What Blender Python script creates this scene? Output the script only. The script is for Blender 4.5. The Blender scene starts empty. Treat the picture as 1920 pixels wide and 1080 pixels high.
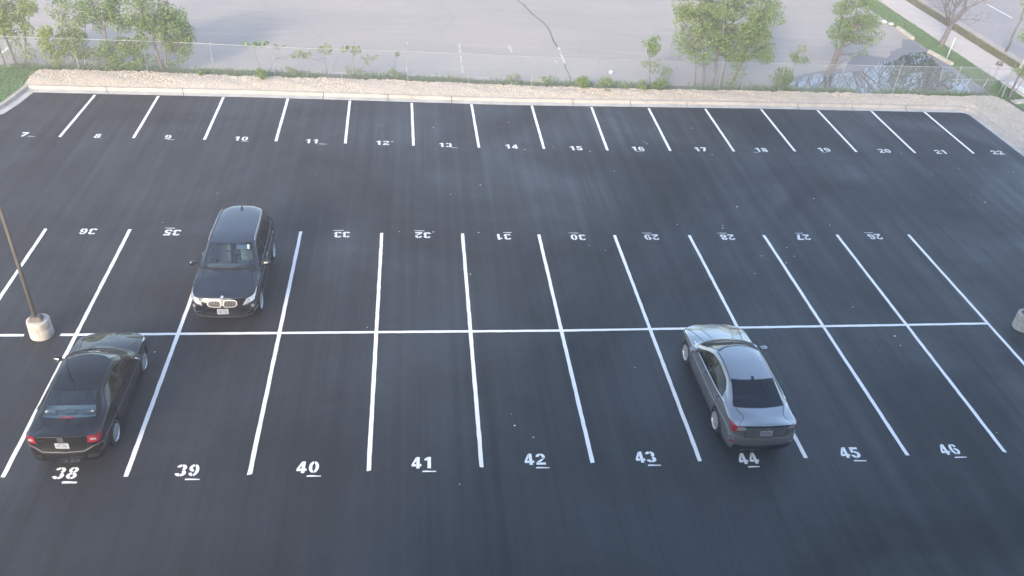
import bpy, bmesh, math, random
import numpy as np
from mathutils import Vector, Matrix, Euler
R = math.radians
PI = math.pi
scene = bpy.context.scene
col = scene.collection
rng = random.Random(11)

# ------------------------------------------------------------------ materials
def mat(name, base=(.5, .5, .5), rough=.5, metal=0., coat=0., spec=.5, var=0., vscale=3., bump=0., bscale=40., ior=1.45, vcol=None, coat_ior=1.5):
    m = bpy.data.materials.new(name); m.use_nodes = True
    nt = m.node_tree; N = nt.nodes; L = nt.links
    b = N['Principled BSDF']; b.inputs['Coat IOR'].default_value = coat_ior
    b.inputs['Base Color'].default_value = (*base, 1)
    b.inputs['Roughness'].default_value = rough
    b.inputs['Metallic'].default_value = metal
    b.inputs['Coat Weight'].default_value = coat
    b.inputs['Coat Roughness'].default_value = .03
    b.inputs['Specular IOR Level'].default_value = spec
    b.inputs['IOR'].default_value = ior
    tc = N.new('ShaderNodeTexCoord')
    if var:
        n = N.new('ShaderNodeTexNoise'); n.inputs['Scale'].default_value = vscale; n.inputs['Detail'].default_value = 6
        n.inputs['Roughness'].default_value = .65
        L.new(tc.outputs['Object'], n.inputs['Vector'])
        mx = N.new('ShaderNodeMix'); mx.data_type = 'RGBA'
        c2 = vcol or tuple(max(0, c * (1 - var)) for c in base)
        c1 = tuple(min(1, c * (1 + var)) for c in base)
        mx.inputs[6].default_value = (*c1, 1); mx.inputs[7].default_value = (*c2, 1)
        mr = N.new('ShaderNodeMapRange'); mr.inputs[1].default_value = .3; mr.inputs[2].default_value = .7
        L.new(n.outputs['Fac'], mr.inputs[0]); L.new(mr.outputs[0], mx.inputs[0])
        L.new(mx.outputs[2], b.inputs['Base Color'])
    if bump:
        n2 = N.new('ShaderNodeTexNoise'); n2.inputs['Scale'].default_value = bscale; n2.inputs['Detail'].default_value = 5
        L.new(tc.outputs['Object'], n2.inputs['Vector'])
        bp = N.new('ShaderNodeBump'); bp.inputs['Strength'].default_value = bump; bp.inputs['Distance'].default_value = .02
        L.new(n2.outputs['Fac'], bp.inputs['Height']); L.new(bp.outputs[0], b.inputs['Normal'])
    return m

def leaf_mat(name, c1, c2, trans=.42):
    m = bpy.data.materials.new(name); m.use_nodes = True
    nt = m.node_tree; N = nt.nodes; L = nt.links
    b = N['Principled BSDF']; out = N['Material Output']
    b.inputs['Roughness'].default_value = .55
    g = N.new('ShaderNodeNewGeometry')
    mx = N.new('ShaderNodeMix'); mx.data_type = 'RGBA'
    mx.inputs[6].default_value = (*c1, 1); mx.inputs[7].default_value = (*c2, 1)
    L.new(g.outputs['Random Per Island'], mx.inputs[0])
    L.new(mx.outputs[2], b.inputs['Base Color'])
    t = N.new('ShaderNodeBsdfTranslucent'); L.new(mx.outputs[2], t.inputs['Color'])
    ms = N.new('ShaderNodeMixShader'); ms.inputs[0].default_value = trans
    L.new(b.outputs[0], ms.inputs[1]); L.new(t.outputs[0], ms.inputs[2]); L.new(ms.outputs[0], out.inputs['Surface'])
    return m

def glass_mat(name, tint, gloss=1.0, rough=.02):
    m = bpy.data.materials.new(name); m.use_nodes = True
    nt = m.node_tree; N = nt.nodes; L = nt.links
    N.remove(N['Principled BSDF']); out = N['Material Output']
    tr = N.new('ShaderNodeBsdfTransparent'); tr.inputs[0].default_value = (*tint, 1)
    gl = N.new('ShaderNodeBsdfGlossy'); gl.inputs['Roughness'].default_value = rough
    fr = N.new('ShaderNodeFresnel'); fr.inputs[0].default_value = 1.65
    mp = N.new('ShaderNodeMath'); mp.operation = 'MULTIPLY'; mp.inputs[1].default_value = gloss
    L.new(fr.outputs[0], mp.inputs[0])
    ms = N.new('ShaderNodeMixShader'); L.new(mp.outputs[0], ms.inputs[0])
    L.new(tr.outputs[0], ms.inputs[1]); L.new(gl.outputs[0], ms.inputs[2]); L.new(ms.outputs[0], out.inputs['Surface'])
    return m

M = {}; ASPH = (.018, .0178, .0186)
def asphalt_mat():
    m = bpy.data.materials.new('sealed_asphalt'); m.use_nodes = True
    nt = m.node_tree; N = nt.nodes; L = nt.links; b = N['Principled BSDF']
    tc = N.new('ShaderNodeTexCoord')
    def noise(sc, detail=5, stretch=None, rough=.6, dist=0):
        n = N.new('ShaderNodeTexNoise'); n.inputs['Scale'].default_value = sc; n.inputs['Detail'].default_value = detail
        n.inputs['Roughness'].default_value = rough; n.inputs['Distortion'].default_value = dist
        if stretch:
            mp = N.new('ShaderNodeMapping'); mp.inputs['Scale'].default_value = stretch
            L.new(tc.outputs['Object'], mp.inputs['Vector']); L.new(mp.outputs[0], n.inputs['Vector'])
        else: L.new(tc.outputs['Object'], n.inputs['Vector'])
        return n.outputs['Fac']
    def rng_(v, a, b_, c, d):
        r = N.new('ShaderNodeMapRange'); r.inputs[1].default_value = a; r.inputs[2].default_value = b_
        r.inputs[3].default_value = c; r.inputs[4].default_value = d; L.new(v, r.inputs[0]); return r.outputs[0]
    def mul(a, b_):
        q = N.new('ShaderNodeMath'); q.operation = 'MULTIPLY'; L.new(a, q.inputs[0]); L.new(b_, q.inputs[1]); return q.outputs[0]
    blot = rng_(noise(.16, 4, dist=.6), .3, .7, .62, 1.45)          # coats of sealer of uneven age
    streak = rng_(noise(1.0, 6, (2.6, .05, 1), rough=.7), .3, .72, .74, 1.30) # streaks along the stalls, standing in for those of the window reflection
    arc = rng_(noise(.55, 3, (.4, 1.6, 1), dist=1.5), .35, .65, .93, 1.07)
    grain = mul(rng_(noise(60, 4), .25, .75, .55, 1.45), rng_(noise(5.5, 6, rough=.7), .3, .7, .84, 1.16))
    f = mul(mul(blot, streak), mul(arc, grain))
    vm = N.new('ShaderNodeVectorMath'); vm.operation = 'SCALE'; vm.inputs[0].default_value = ASPH
    L.new(f, vm.inputs['Scale']); L.new(vm.outputs[0], b.inputs['Base Color'])
    rr = rng_(mul(blot, streak), .55, 1.5, .86, .42); b.inputs['Specular IOR Level'].default_value = .42; L.new(rr, b.inputs['Roughness'])
    bp = N.new('ShaderNodeBump'); bp.inputs['Strength'].default_value = .35; bp.inputs['Distance'].default_value = .006
    L.new(noise(110, 2), bp.inputs['Height']); L.new(bp.outputs[0], b.inputs['Normal'])
    return m
ASPH = (.018, .0178, .0186)

def old_lot_mat(name, base, base2, patch):
    m = bpy.data.materials.new(name); m.use_nodes = True
    nt = m.node_tree; N = nt.nodes; L = nt.links; b = N['Principled BSDF']; b.inputs['Roughness'].default_value = .85
    tc = N.new('ShaderNodeTexCoord')
    def noise(sc, detail, stretch=(1, 1, 1), dist=0.):
        n = N.new('ShaderNodeTexNoise'); n.inputs['Scale'].default_value = sc; n.inputs['Detail'].default_value = detail
        n.inputs['Distortion'].default_value = dist
        mp = N.new('ShaderNodeMapping'); mp.inputs['Scale'].default_value = stretch
        L.new(tc.outputs['Object'], mp.inputs['Vector']); L.new(mp.outputs[0], n.inputs['Vector']); return n.outputs['Fac']
    def ramp(v, a, c):
        r = N.new('ShaderNodeMapRange'); r.inputs[1].default_value = a; r.inputs[2].default_value = c; L.new(v, r.inputs[0]); return r.outputs[0]
    def mix(f, a, c):
        x = N.new('ShaderNodeMix'); x.data_type = 'RGBA'; L.new(f, x.inputs[0])
        for i, v in ((6, a), (7, c)):
            if isinstance(v, tuple): x.inputs[i].default_value = (*v, 1)
            else: L.new(v, x.inputs[i])
        return x.outputs[2]
    c = mix(ramp(noise(.22, 5, (.5, 1.3, 1), .8), .35, .65), base, base2)
    c = mix(ramp(noise(1.1, 6, (.25, 1.5, 1), .5), .56, .74), c, patch)
    c = mix(ramp(noise(28, 4), .55, .8), c, tuple(v * .72 for v in base))
    # thin cracks
    vo = N.new('ShaderNodeTexVoronoi'); vo.feature = 'DISTANCE_TO_EDGE'; vo.inputs['Scale'].default_value = .17
    nd = N.new('ShaderNodeTexNoise'); nd.inputs['Scale'].default_value = .8; nd.inputs['Detail'].default_value = 4
    L.new(tc.outputs['Object'], nd.inputs['Vector'])
    va = N.new('ShaderNodeVectorMath'); va.operation = 'MULTIPLY_ADD'; va.inputs[1].default_value = (1.6, 1.6, 0)
    L.new(nd.outputs['Color'], va.inputs[0]); L.new(tc.outputs['Object'], va.inputs[2]); L.new(va.outputs[0], vo.inputs['Vector'])
    r = N.new('ShaderNodeMapRange'); r.inputs[1].default_value = .002; r.inputs[2].default_value = .006; r.inputs[3].default_value = .17; r.inputs[4].default_value = 0
    L.new(vo.outputs['Distance'], r.inputs[0])
    c = mix(r.outputs[0], c, (.10, .10, .10))
    L.new(c, b.inputs['Base Color'])
    return m

M['asphalt'] = asphalt_mat()
M['oldlot'] = old_lot_mat('worn_grey_asphalt', (.355, .312, .268), (.31, .278, .246), (.39, .345, .29))
M['road'] = old_lot_mat('street_asphalt', (.33, .295, .275), (.29, .265, .25), (.35, .32, .295))
M['paint'] = mat('stall_paint', (.84, .82, .78), .6, var=.06, vscale=9)
M['oldpaint'] = mat('faded_paint', (.52, .48, .43), .8, var=.25, vscale=14)
M['kerb'] = mat('kerb_concrete', (.40, .355, .30), .85, var=.2, vscale=2.2, bump=.3, bscale=60)
M['gutter'] = mat('gutter_concrete', (.44, .42, .38), .85, var=.2, vscale=1.6, bump=.3, bscale=60)
M['concrete'] = mat('pale_concrete', (.40, .375, .33), .9, var=.24, vscale=5, bump=.4, bscale=30)
M['sidewalk'] = mat('sidewalk_concrete', (.50, .43, .37), .85, var=.10, vscale=1.2, bump=.2, bscale=40)
M['joint'] = mat('dark_joint', (.12, .11, .10), .9)
M['dirt'] = mat('dirt', (.12, .10, .075), .95, var=.35, vscale=1.5, bump=.6, bscale=12, vcol=(.075, .085, .045))
M['turf'] = mat('turf', (.125, .185, .075), .9, var=.3, vscale=1.2, vcol=(.10, .14, .06))
M['verge'] = mat('verge_turf', (.12, .13, .05), .9, var=.3, vscale=1.0, vcol=(.16, .125, .075))
M['blade'] = leaf_mat('grass_blade', (.105, .18, .055), (.17, .25, .085), .25)
M['dryblade'] = leaf_mat('dry_grass_blade', (.11, .14, .04), (.20, .17, .08), .2)
M['stone'] = mat('gravel_stone', (.52, .44, .35), .9, var=.2, vscale=2)
def gravel_mat():
    m = bpy.data.materials.new('tan_gravel'); m.use_nodes = True
    nt = m.node_tree; N = nt.nodes; L = nt.links; b = N['Principled BSDF']; b.inputs['Roughness'].default_value = .95
    tc = N.new('ShaderNodeTexCoord')
    v = N.new('ShaderNodeTexVoronoi'); v.inputs['Scale'].default_value = 16; L.new(tc.outputs['Object'], v.inputs['Vector'])
    sp = N.new('ShaderNodeSeparateColor'); L.new(v.outputs['Color'], sp.inputs[0])
    mx = N.new('ShaderNodeMix'); mx.data_type = 'RGBA'; mx.inputs[6].default_value = (.41, .345, .265, 1); mx.inputs[7].default_value = (.57, .49, .385, 1)
    L.new(sp.outputs[0], mx.inputs[0])
    n = N.new('ShaderNodeTexNoise'); n.inputs['Scale'].default_value = 1.3; n.inputs['Detail'].default_value = 6; L.new(tc.outputs['Object'], n.inputs['Vector'])
    mr = N.new('ShaderNodeMapRange'); mr.inputs[1].default_value = .5; mr.inputs[2].default_value = .75; mr.inputs[4].default_value = .45
    L.new(n.outputs['Fac'], mr.inputs[0])
    m2 = N.new('ShaderNodeMix'); m2.data_type = 'RGBA'; m2.inputs[7].default_value = (.36, .29, .22, 1)
    L.new(mr.outputs[0], m2.inputs[0]); L.new(mx.outputs[2], m2.inputs[6]); L.new(m2.outputs[2], b.inputs['Base Color'])
    bp = N.new('ShaderNodeBump'); bp.inputs['Strength'].default_value = .8; bp.inputs['Distance'].default_value = .04; bp.invert = True
    L.new(v.outputs['Distance'], bp.inputs['Height']); L.new(bp.outputs[0], b.inputs['Normal'])
    return m
M['gravel'] = gravel_mat()
M['stones'] = leaf_mat('gravel_stones', (.40, .335, .26), (.60, .52, .415), 0.)
M['galv'] = mat('galvanised_steel', (.33, .335, .34), .5, metal=.4, var=.1, vscale=8)
M['wire'] = mat('galvanised_wire', (.42, .44, .46), .5, metal=.3)
M['bark'] = mat('bark', (.15, .135, .12), .9, var=.35, vscale=12, bump=.5, bscale=30)
M['palebark'] = mat('pale_bark', (.36, .33, .29), .85, var=.3, vscale=10)
M['leaf_mid'] = leaf_mat('mid_green_leaves', (.19, .26, .08), (.28, .36, .12))
M['leaf_dark'] = leaf_mat('deep_green_leaves', (.135, .215, .07), (.21, .31, .10))
M['leaf_yel'] = leaf_mat('yellow_green_leaves', (.22, .29, .05), (.32, .39, .10))
M['leaf_pale'] = leaf_mat('pale_green_leaves', (.22, .30, .11), (.31, .39, .16))
M['pole'] = mat('bronze_pole', (.13, .115, .10), .55, metal=.3, var=.15, vscale=3)
M['polebox'] = mat('pole_base_cover', (.12, .105, .09), .6, var=.15, vscale=6)
M['lamphead'] = mat('lamp_head', (.06, .055, .05), .5)
M['lens'] = mat('lamp_lens', (.6, .6, .58), .2)
M['water'] = mat('puddle_water', (.05, .05, .045), .02, spec=1., ior=1.95)
M['wet'] = old_lot_mat('wet_asphalt', (.20, .195, .195), (.17, .167, .17), (.22, .21, .205))
M['tar'] = mat('crack_sealant', (.10, .095, .092), .8)
M['thinpaint'] = mat('thin_stencil_paint', (.74, .73, .70), .65, var=.15, vscale=12)
M['timber'] = mat('weathered_block', (.46, .41, .32), .9, var=.2, vscale=4, bump=.4, bscale=25)

# ------------------------------------------------------------------ mesh helpers
class MB:
    def __init__(s): s.v = []; s.f = []; s.mi = []
    def add(s, vs, fs, mi=0):
        o = len(s.v); s.v += [tuple(v) for v in vs]; s.f += [tuple(i + o for i in f) for f in fs]; s.mi += [mi] * len(fs)
    def box(s, c, d, rz=0, mi=0):
        x, y, z = (k / 2 for k in d); cs, sn = math.cos(rz), math.sin(rz)
        vs = [(c[0] + a * x * cs - b * y * sn, c[1] + a * x * sn + b * y * cs, c[2] + e * z) for e in (-1, 1) for a, b in ((-1, -1), (1, -1), (1, 1), (-1, 1))]
        s.add(vs, [(3, 2, 1, 0), (4, 5, 6, 7), (0, 1, 5, 4), (1, 2, 6, 5), (2, 3, 7, 6), (3, 0, 4, 7)], mi)
    def prism(s, poly, z0, z1, mi=0):
        n = len(poly); s.add([(x, y, z0) for x, y in poly] + [(x, y, z1) for x, y in poly],
            [tuple(range(n, 2 * n)), tuple(range(n - 1, -1, -1))] + [(i, (i + 1) % n, n + (i + 1) % n, n + i) for i in range(n)], mi)
    def tube(s, pts, rad, n=6, mi=0, cap=True):
        pts = [Vector(p) for p in pts]; m = len(pts)
        if not hasattr(rad, '__len__'): rad = [rad] * m
        vs = []; a = None
        for i, p in enumerate(pts):
            t = (pts[min(i + 1, m - 1)] - pts[max(i - 1, 0)]).normalized()
            if a is None: a = t.orthogonal().normalized()
            else:
                a = (a - t * a.dot(t)); a = a.normalized() if a.length > 1e-6 else t.orthogonal().normalized()
            b = t.cross(a)
            for k in range(n):
                w = 2 * PI * k / n; vs.append(p + (a * math.cos(w) + b * math.sin(w)) * rad[i])
        fs = [(i * n + k, i * n + (k + 1) % n, (i + 1) * n + (k + 1) % n, (i + 1) * n + k) for i in range(m - 1) for k in range(n)]
        if cap: fs += [tuple(range(n - 1, -1, -1)), tuple(range((m - 1) * n, m * n))]
        s.add(vs, fs, mi)
    def lathe(s, prof, axis='z', c=(0, 0, 0), n=24, mi=0, closed=False):
        vs = []; m = len(prof)
        for k in range(n):
            w = 2 * PI * k / n
            for r, h in prof:
                q = (r * math.cos(w), r * math.sin(w), h)
                if axis == 'y': q = (q[0], q[2], q[1])
                vs.append((c[0] + q[0], c[1] + q[1], c[2] + q[2]))
        mm = m if closed else m - 1
        fs = [(k * m + i, ((k + 1) % n) * m + i, ((k + 1) % n) * m + (i + 1) % m, k * m + (i + 1) % m) for k in range(n) for i in range(mm)]
        s.add(vs, fs, mi)
    def build(s, name, mats, parent=None, smooth=False, loc=None, rot=None, sharp=None):
        me = bpy.data.meshes.new(name); me.from_pydata(s.v, [], s.f)
        if not isinstance(mats, (list, tuple)): mats = [mats]
        for m in mats: me.materials.append(m)
        if len(mats) > 1: me.polygons.foreach_set('material_index', s.mi)
        if smooth: me.polygons.foreach_set('use_smooth', [True] * len(me.polygons))
        me.update()
        if sharp is not None and smooth:
            try: me.set_sharp_from_angle(angle=R(sharp))
            except Exception: pass
        o = bpy.data.objects.new(name, me); col.objects.link(o)
        if parent: o.parent = parent
        if loc: o.location = loc
        if rot: o.rotation_euler = rot
        return o

def rbox(name, c, d, m, parent=None, bev=.03, seg=2, rot=None):
    bm = bmesh.new(); bmesh.ops.create_cube(bm, size=1)
    bmesh.ops.scale(bm, vec=d, verts=bm.verts)
    bmesh.ops.bevel(bm, geom=bm.edges[:], offset=bev, segments=seg, affect='EDGES', profile=.6)
    me = bpy.data.meshes.new(name); bm.to_mesh(me); bm.free()
    me.materials.append(m)
    me.polygons.foreach_set('use_smooth', [True] * len(me.polygons))
    o = bpy.data.objects.new(name, me); col.objects.link(o); o.location = c
    if rot: o.rotation_euler = rot
    if parent: o.parent = parent
    return o

def tag(o, label=None, cat=None, group=None, kind=None):
    if label: o['label'] = label
    if cat: o['category'] = cat
    if group: o['group'] = group
    if kind: o['kind'] = kind
    return o
def empty(name, loc=(0, 0, 0), rz=0):
    o = bpy.data.objects.new(name, None); col.objects.link(o); o.location = loc; o.rotation_euler = (0, 0, rz)
    o.empty_display_size = .2
    return o
def copy_tree(o, parent=None):
    c = o.copy(); col.objects.link(c); c.parent = parent
    for ch in list(o.children): copy_tree(ch, c)
    return c
def sheet(name, poly, z, m, parent=None, kind='structure'):
    mb = MB(); mb.add([(x, y, z) for x, y in poly], [tuple(range(len(poly)))])
    o = mb.build(name, m, parent)
    if o.data.polygons[0].normal.z < 0: o.data.flip_normals()
    if kind: o['kind'] = kind
    return o

# ------------------------------------------------------------------ camera, light, sky
cam = bpy.data.cameras.new('camera'); co = bpy.data.objects.new('camera', cam); col.objects.link(co)
co.location = (9.341, -20.211, 15.463); co.rotation_euler = (.96903, -.06215, -.095197)
cam.sensor_width = 36; cam.lens = 30.309; cam.clip_end = 2000; cam.clip_start = .1
scene.camera = co
SUN_EL, SUN_DIR = R(22), Vector((-.478, -.878, 0)).normalized()
sv = Vector((SUN_DIR.x * math.cos(SUN_EL), SUN_DIR.y * math.cos(SUN_EL), math.sin(SUN_EL)))
sl = bpy.data.lights.new('sun', 'SUN'); so = bpy.data.objects.new('sun', sl); col.objects.link(so)
so.rotation_euler = sv.to_track_quat('Z', 'Y').to_euler(); so.location = sv * 60
sl.energy = 1.15; sl.angle = R(10); sl.color = (1, .84, .70)
w = bpy.data.worlds.new('World'); scene.world = w; w.use_nodes = True
nt = w.node_tree; sky = nt.nodes.new('ShaderNodeTexSky'); sky.sky_type = 'NISHITA'; sky.sun_disc = False
sky.sun_elevation = SUN_EL; sky.sun_rotation = math.atan2(sv.x, sv.y); sky.air_density = 1.0; sky.dust_density = 1.6; sky.ozone_density = 1.0
bg = nt.nodes['Background']; bg.inputs['Strength'].default_value = .14
nt.links.new(sky.outputs[0], bg.inputs['Color'])
vs = scene.view_settings; vs.view_transform = 'Standard'; vs.look = 'None'; vs.gamma = 1; vs.exposure = 2.02; vs.use_curve_mapping = False
# ------------------------------------------------------------------ cars
def paint(name, base, metal, rough, ci=1.5):
    m = mat(name, base, rough, metal=metal, coat=1.0, coat_ior=ci, spec=.5 if metal else .08)
    return m
M['black_paint'] = paint('black_car_paint', (.004, .004, .004), 0., .4, 1.45)
M['jet_paint'] = paint('jet_black_car_paint', (.004, .004, .005), 0., .3, 1.8)
M['grey_paint'] = paint('grey_metallic_paint', (.31, .31, .315), .75, .27, 1.6)
M['black_trim'] = mat('black_trim', (.012, .012, .013), .45)
M['seam'] = mat('panel_gap', (.003, .003, .003), .8)
M['chrome'] = mat('chrome', (.80, .81, .83), .25, metal=1.)
M['alloy'] = mat('alloy_wheel', (.58, .59, .61), .35, metal=.6)
M['rubber'] = mat('tyre_rubber', (.018, .018, .018), .75)
M['red_lens'] = mat('red_lens', (.24, .008, .018), .12, coat=1.)
M['dark_red'] = mat('dark_red_lens', (.25, .008, .015), .15, coat=1.)
M['clear_lens'] = mat('clear_lens', (.40, .40, .41), .12, coat=1., metal=.3)
M['lamp_glass'] = mat('headlamp_lens', (.50, .53, .57), .06, coat=1., metal=.45)
M['amber'] = mat('amber_lens', (.55, .25, .12), .15, coat=1.)
M['plate'] = mat('plate_white', (.30, .32, .34), .5)
M['platetext'] = mat('plate_letters', (.08, .10, .2), .5)
M['cabin'] = mat('cabin_cloth', (.19, .21, .215), .9)  # tone raised to stand in for the sky reflection on the windscreen
M['cabin_grey'] = mat('grey_cabin_cloth', (.27, .29, .29), .9)
M['visor'] = mat('visor_cloth', (.55, .60, .60), .9)
M['glass'] = glass_mat('car_glass', (.74, .88, .89), 1.7)
M['privacy'] = glass_mat('dark_tinted_glass', (.06, .065, .075), 1.0)
M['side_glass'] = glass_mat('tinted_side_glass', (.16, .17, .17))
M['blue_mark'] = mat('blue_enamel', (.05, .16, .45), .3, coat=1.)
M['white_mark'] = mat('white_enamel', (.75, .76, .78), .3, coat=1.)
M['frit'] = mat('glass_edge_band', (.008, .008, .009), .25)
M['slat'] = mat('grey_slat', (.13, .13, .135), .45, metal=.5)
M['silver_trim'] = mat('satin_trim', (.32, .315, .31), .4, metal=.7)

def pchip(y, t):
    """shape-preserving cubic through y[0..n-1] at integer knots, evaluated at t"""
    n = len(y); d = np.diff(y, axis=0); m = np.zeros_like(y)
    a, b = d[:-1], d[1:]
    with np.errstate(divide='ignore', invalid='ignore'):
        h = np.where(a * b > 0, 2 * a * b / (a + b), 0)
    m[1:-1] = h; m[0] = d[0]; m[-1] = d[-1]
    i = np.clip(np.floor(t).astype(int), 0, n - 2); u = (t - i)
    sh = (len(t),) + (1,) * (y.ndim - 1); u = u.reshape(sh)
    return ((1 + 2 * u) * (1 - u) ** 2) * y[i] + (u * (1 - u) ** 2) * m[i] + (u * u * (3 - 2 * u)) * y[i + 1] + (u * u * (u - 1)) * m[i + 1]

NI, NJ = 6, 4
class Surf:
    def __init__(s, P):
        s.P = P; ni, nj = P.shape[:2]; s.ni, s.nj = ni, nj
        tj = np.linspace(0, nj - 1, (nj - 1) * NJ + 1); ti = np.linspace(0, ni - 1, (ni - 1) * NI + 1)
        A = pchip(np.swapaxes(P, 0, 1), tj); A = np.swapaxes(A, 0, 1)
        s.G = pchip(A, ti)
    def at(s, u, v, side=1):
        a = min(max(u * NI, 0), s.G.shape[0] - 1.001); b = min(max(v * NJ, 0), s.G.shape[1] - 1.001)
        i, j = int(a), int(b); x, y = a - i, b - j; G = s.G
        p = G[i, j] * (1 - x) * (1 - y) + G[i + 1, j] * x * (1 - y) + G[i, j + 1] * (1 - x) * y + G[i + 1, j + 1] * x * y
        return Vector((p[0], p[1] * side, p[2]))
    def nrm(s, u, v, side=1):
        e = .12
        du = s.at(u + e, v, 1) - s.at(u - e, v, 1); dv = s.at(u, v + e, 1) - s.at(u, v - e, 1)
        n = du.cross(dv)
        if n.length < 1e-9: n = Vector((0, 0, 1))
        n.normalize(); return Vector((n.x, n.y * side, n.z))

def patch(S, uv, side=1, off=.005, nu=10, nv=6, mb=None, mi=0, both=False, rim=.012):
    """a lens / panel that follows the body between four (u,v) corners, with a turned-in rim"""
    mb = mb or MB()
    for sd in ((1, -1) if both else (side,)):
        vs = []
        for a in range(nu + 1):
            for b in range(nv + 1):
                x, y = a / nu, b / nv
                u = uv[0][0] * (1 - x) * (1 - y) + uv[1][0] * x * (1 - y) + uv[2][0] * x * y + uv[3][0] * (1 - x) * y
                v = uv[0][1] * (1 - x) * (1 - y) + uv[1][1] * x * (1 - y) + uv[2][1] * x * y + uv[3][1] * (1 - x) * y
                vs.append(S.at(u, v, sd) + S.nrm(u, v, sd) * off)
        W = nv + 1; fs = [(a * W + b, (a + 1) * W + b, (a + 1) * W + b + 1, a * W + b + 1) for a in range(nu) for b in range(nv)]
        ring = [a * W for a in range(nu + 1)] + [nu * W + b for b in range(1, W)] + [a * W + nv for a in range(nu - 1, -1, -1)] + [b for b in range(nv - 1, 0, -1)]
        n0 = len(vs)
        c = sum(vs, Vector()) / len(vs); nn = S.nrm((uv[0][0] + uv[2][0]) / 2, (uv[0][1] + uv[2][1]) / 2, sd)
        for k in ring: vs.append(vs[k] - nn * rim)
        for q in range(len(ring)):
            fs.append((ring[q], n0 + q, n0 + (q + 1) % len(ring), ring[(q + 1) % len(ring)]))
        if sd < 0: fs = [tuple(reversed(f)) for f in fs]
        mb.add(vs, fs, mi)
    return mb

def ribbon(S, uvs, wid, off=.004, side=1, mb=None, mi=0, step=12, skip=None):
    """a strip of given width lying on the body along a (u,v) polyline"""
    mb = mb or MB(); pts = []
    for k in range(len(uvs) - 1):
        for q in range(step + (k == len(uvs) - 2)):
            t = q / step; u = uvs[k][0] * (1 - t) + uvs[k + 1][0] * t; v = uvs[k][1] * (1 - t) + uvs[k + 1][1] * t
            pts.append((S.at(u, v, side), S.nrm(u, v, side)))
    runs = [[]]
    for p, n in pts:
        if skip and skip(p): runs.append([])
        else: runs[-1].append((p, n))
    for pts in runs:
        if len(pts) < 2: continue
        vs = []
        for i, (p, n) in enumerate(pts):
            t = (pts[min(i + 1, len(pts) - 1)][0] - pts[max(i - 1, 0)][0])
            t = t.normalized() if t.length > 1e-9 else Vector((1, 0, 0))
            b = t.cross(n).normalized() * wid / 2
            vs += [p + b + n * off, p - b + n * off, p - b - n * .004, p + b - n * .004]
        fs = []
        for i in range(len(pts) - 1):
            for k in range(4): fs.append((i * 4 + k, i * 4 + (k + 1) % 4, (i + 1) * 4 + (k + 1) % 4, (i + 1) * 4 + k))
        mb.add(vs, fs, mi)
    return mb

def car_surface(c):
    """control grid: stations nose -> tail, rows underside centre -> roof centre"""
    P = np.zeros((c['n'], 12, 3)); hw = c['hw']; zb = c['zb']
    def deck(x, y): return np.interp(x, [p[0] for p in c['deck']][::-1], [p[1] for p in c['deck']][::-1]) - c['crown'] * (y / hw) ** 2 * .8
    for i, st in enumerate(c['st']):
        x = st['x']; s = st['w']; dx = st.get('dx', [0] * 6); ext = st.get('zs', {})
        ys = [0, .84, .955, .985, 1.0, .955]; zs = [zb, zb, zb + .07, c['z3'], c['z4'], np.interp(x, c['zsh'][0], c['zsh'][1])]
        ys = st.get('ys', ys)
        for j in range(6):
            P[i, j] = (x + dx[j], ys[j] * s * hw, ext.get(j, zs[j]))
        if 'up' in st:
            for j, q in enumerate(st['up']): P[i, 6 + j] = q
        else:
            p5 = P[i, 5]; x11 = st['x11']
            for j in range(6, 12):
                t = (j - 5) / 6; xx = p5[0] * (1 - t) + x11 * t; yy = p5[1] * (1 - t) ** 1.0
                z = deck(xx, yy); q = (1 - t) ** 2.2
                P[i, j] = (xx, yy, z * (1 - q) + min(z, p5[2]) * q if not st.get('cap') else p5[2] * (1 - t) ** 2 + z * (1 - (1 - t) ** 2))
    return Surf(P)

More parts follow.
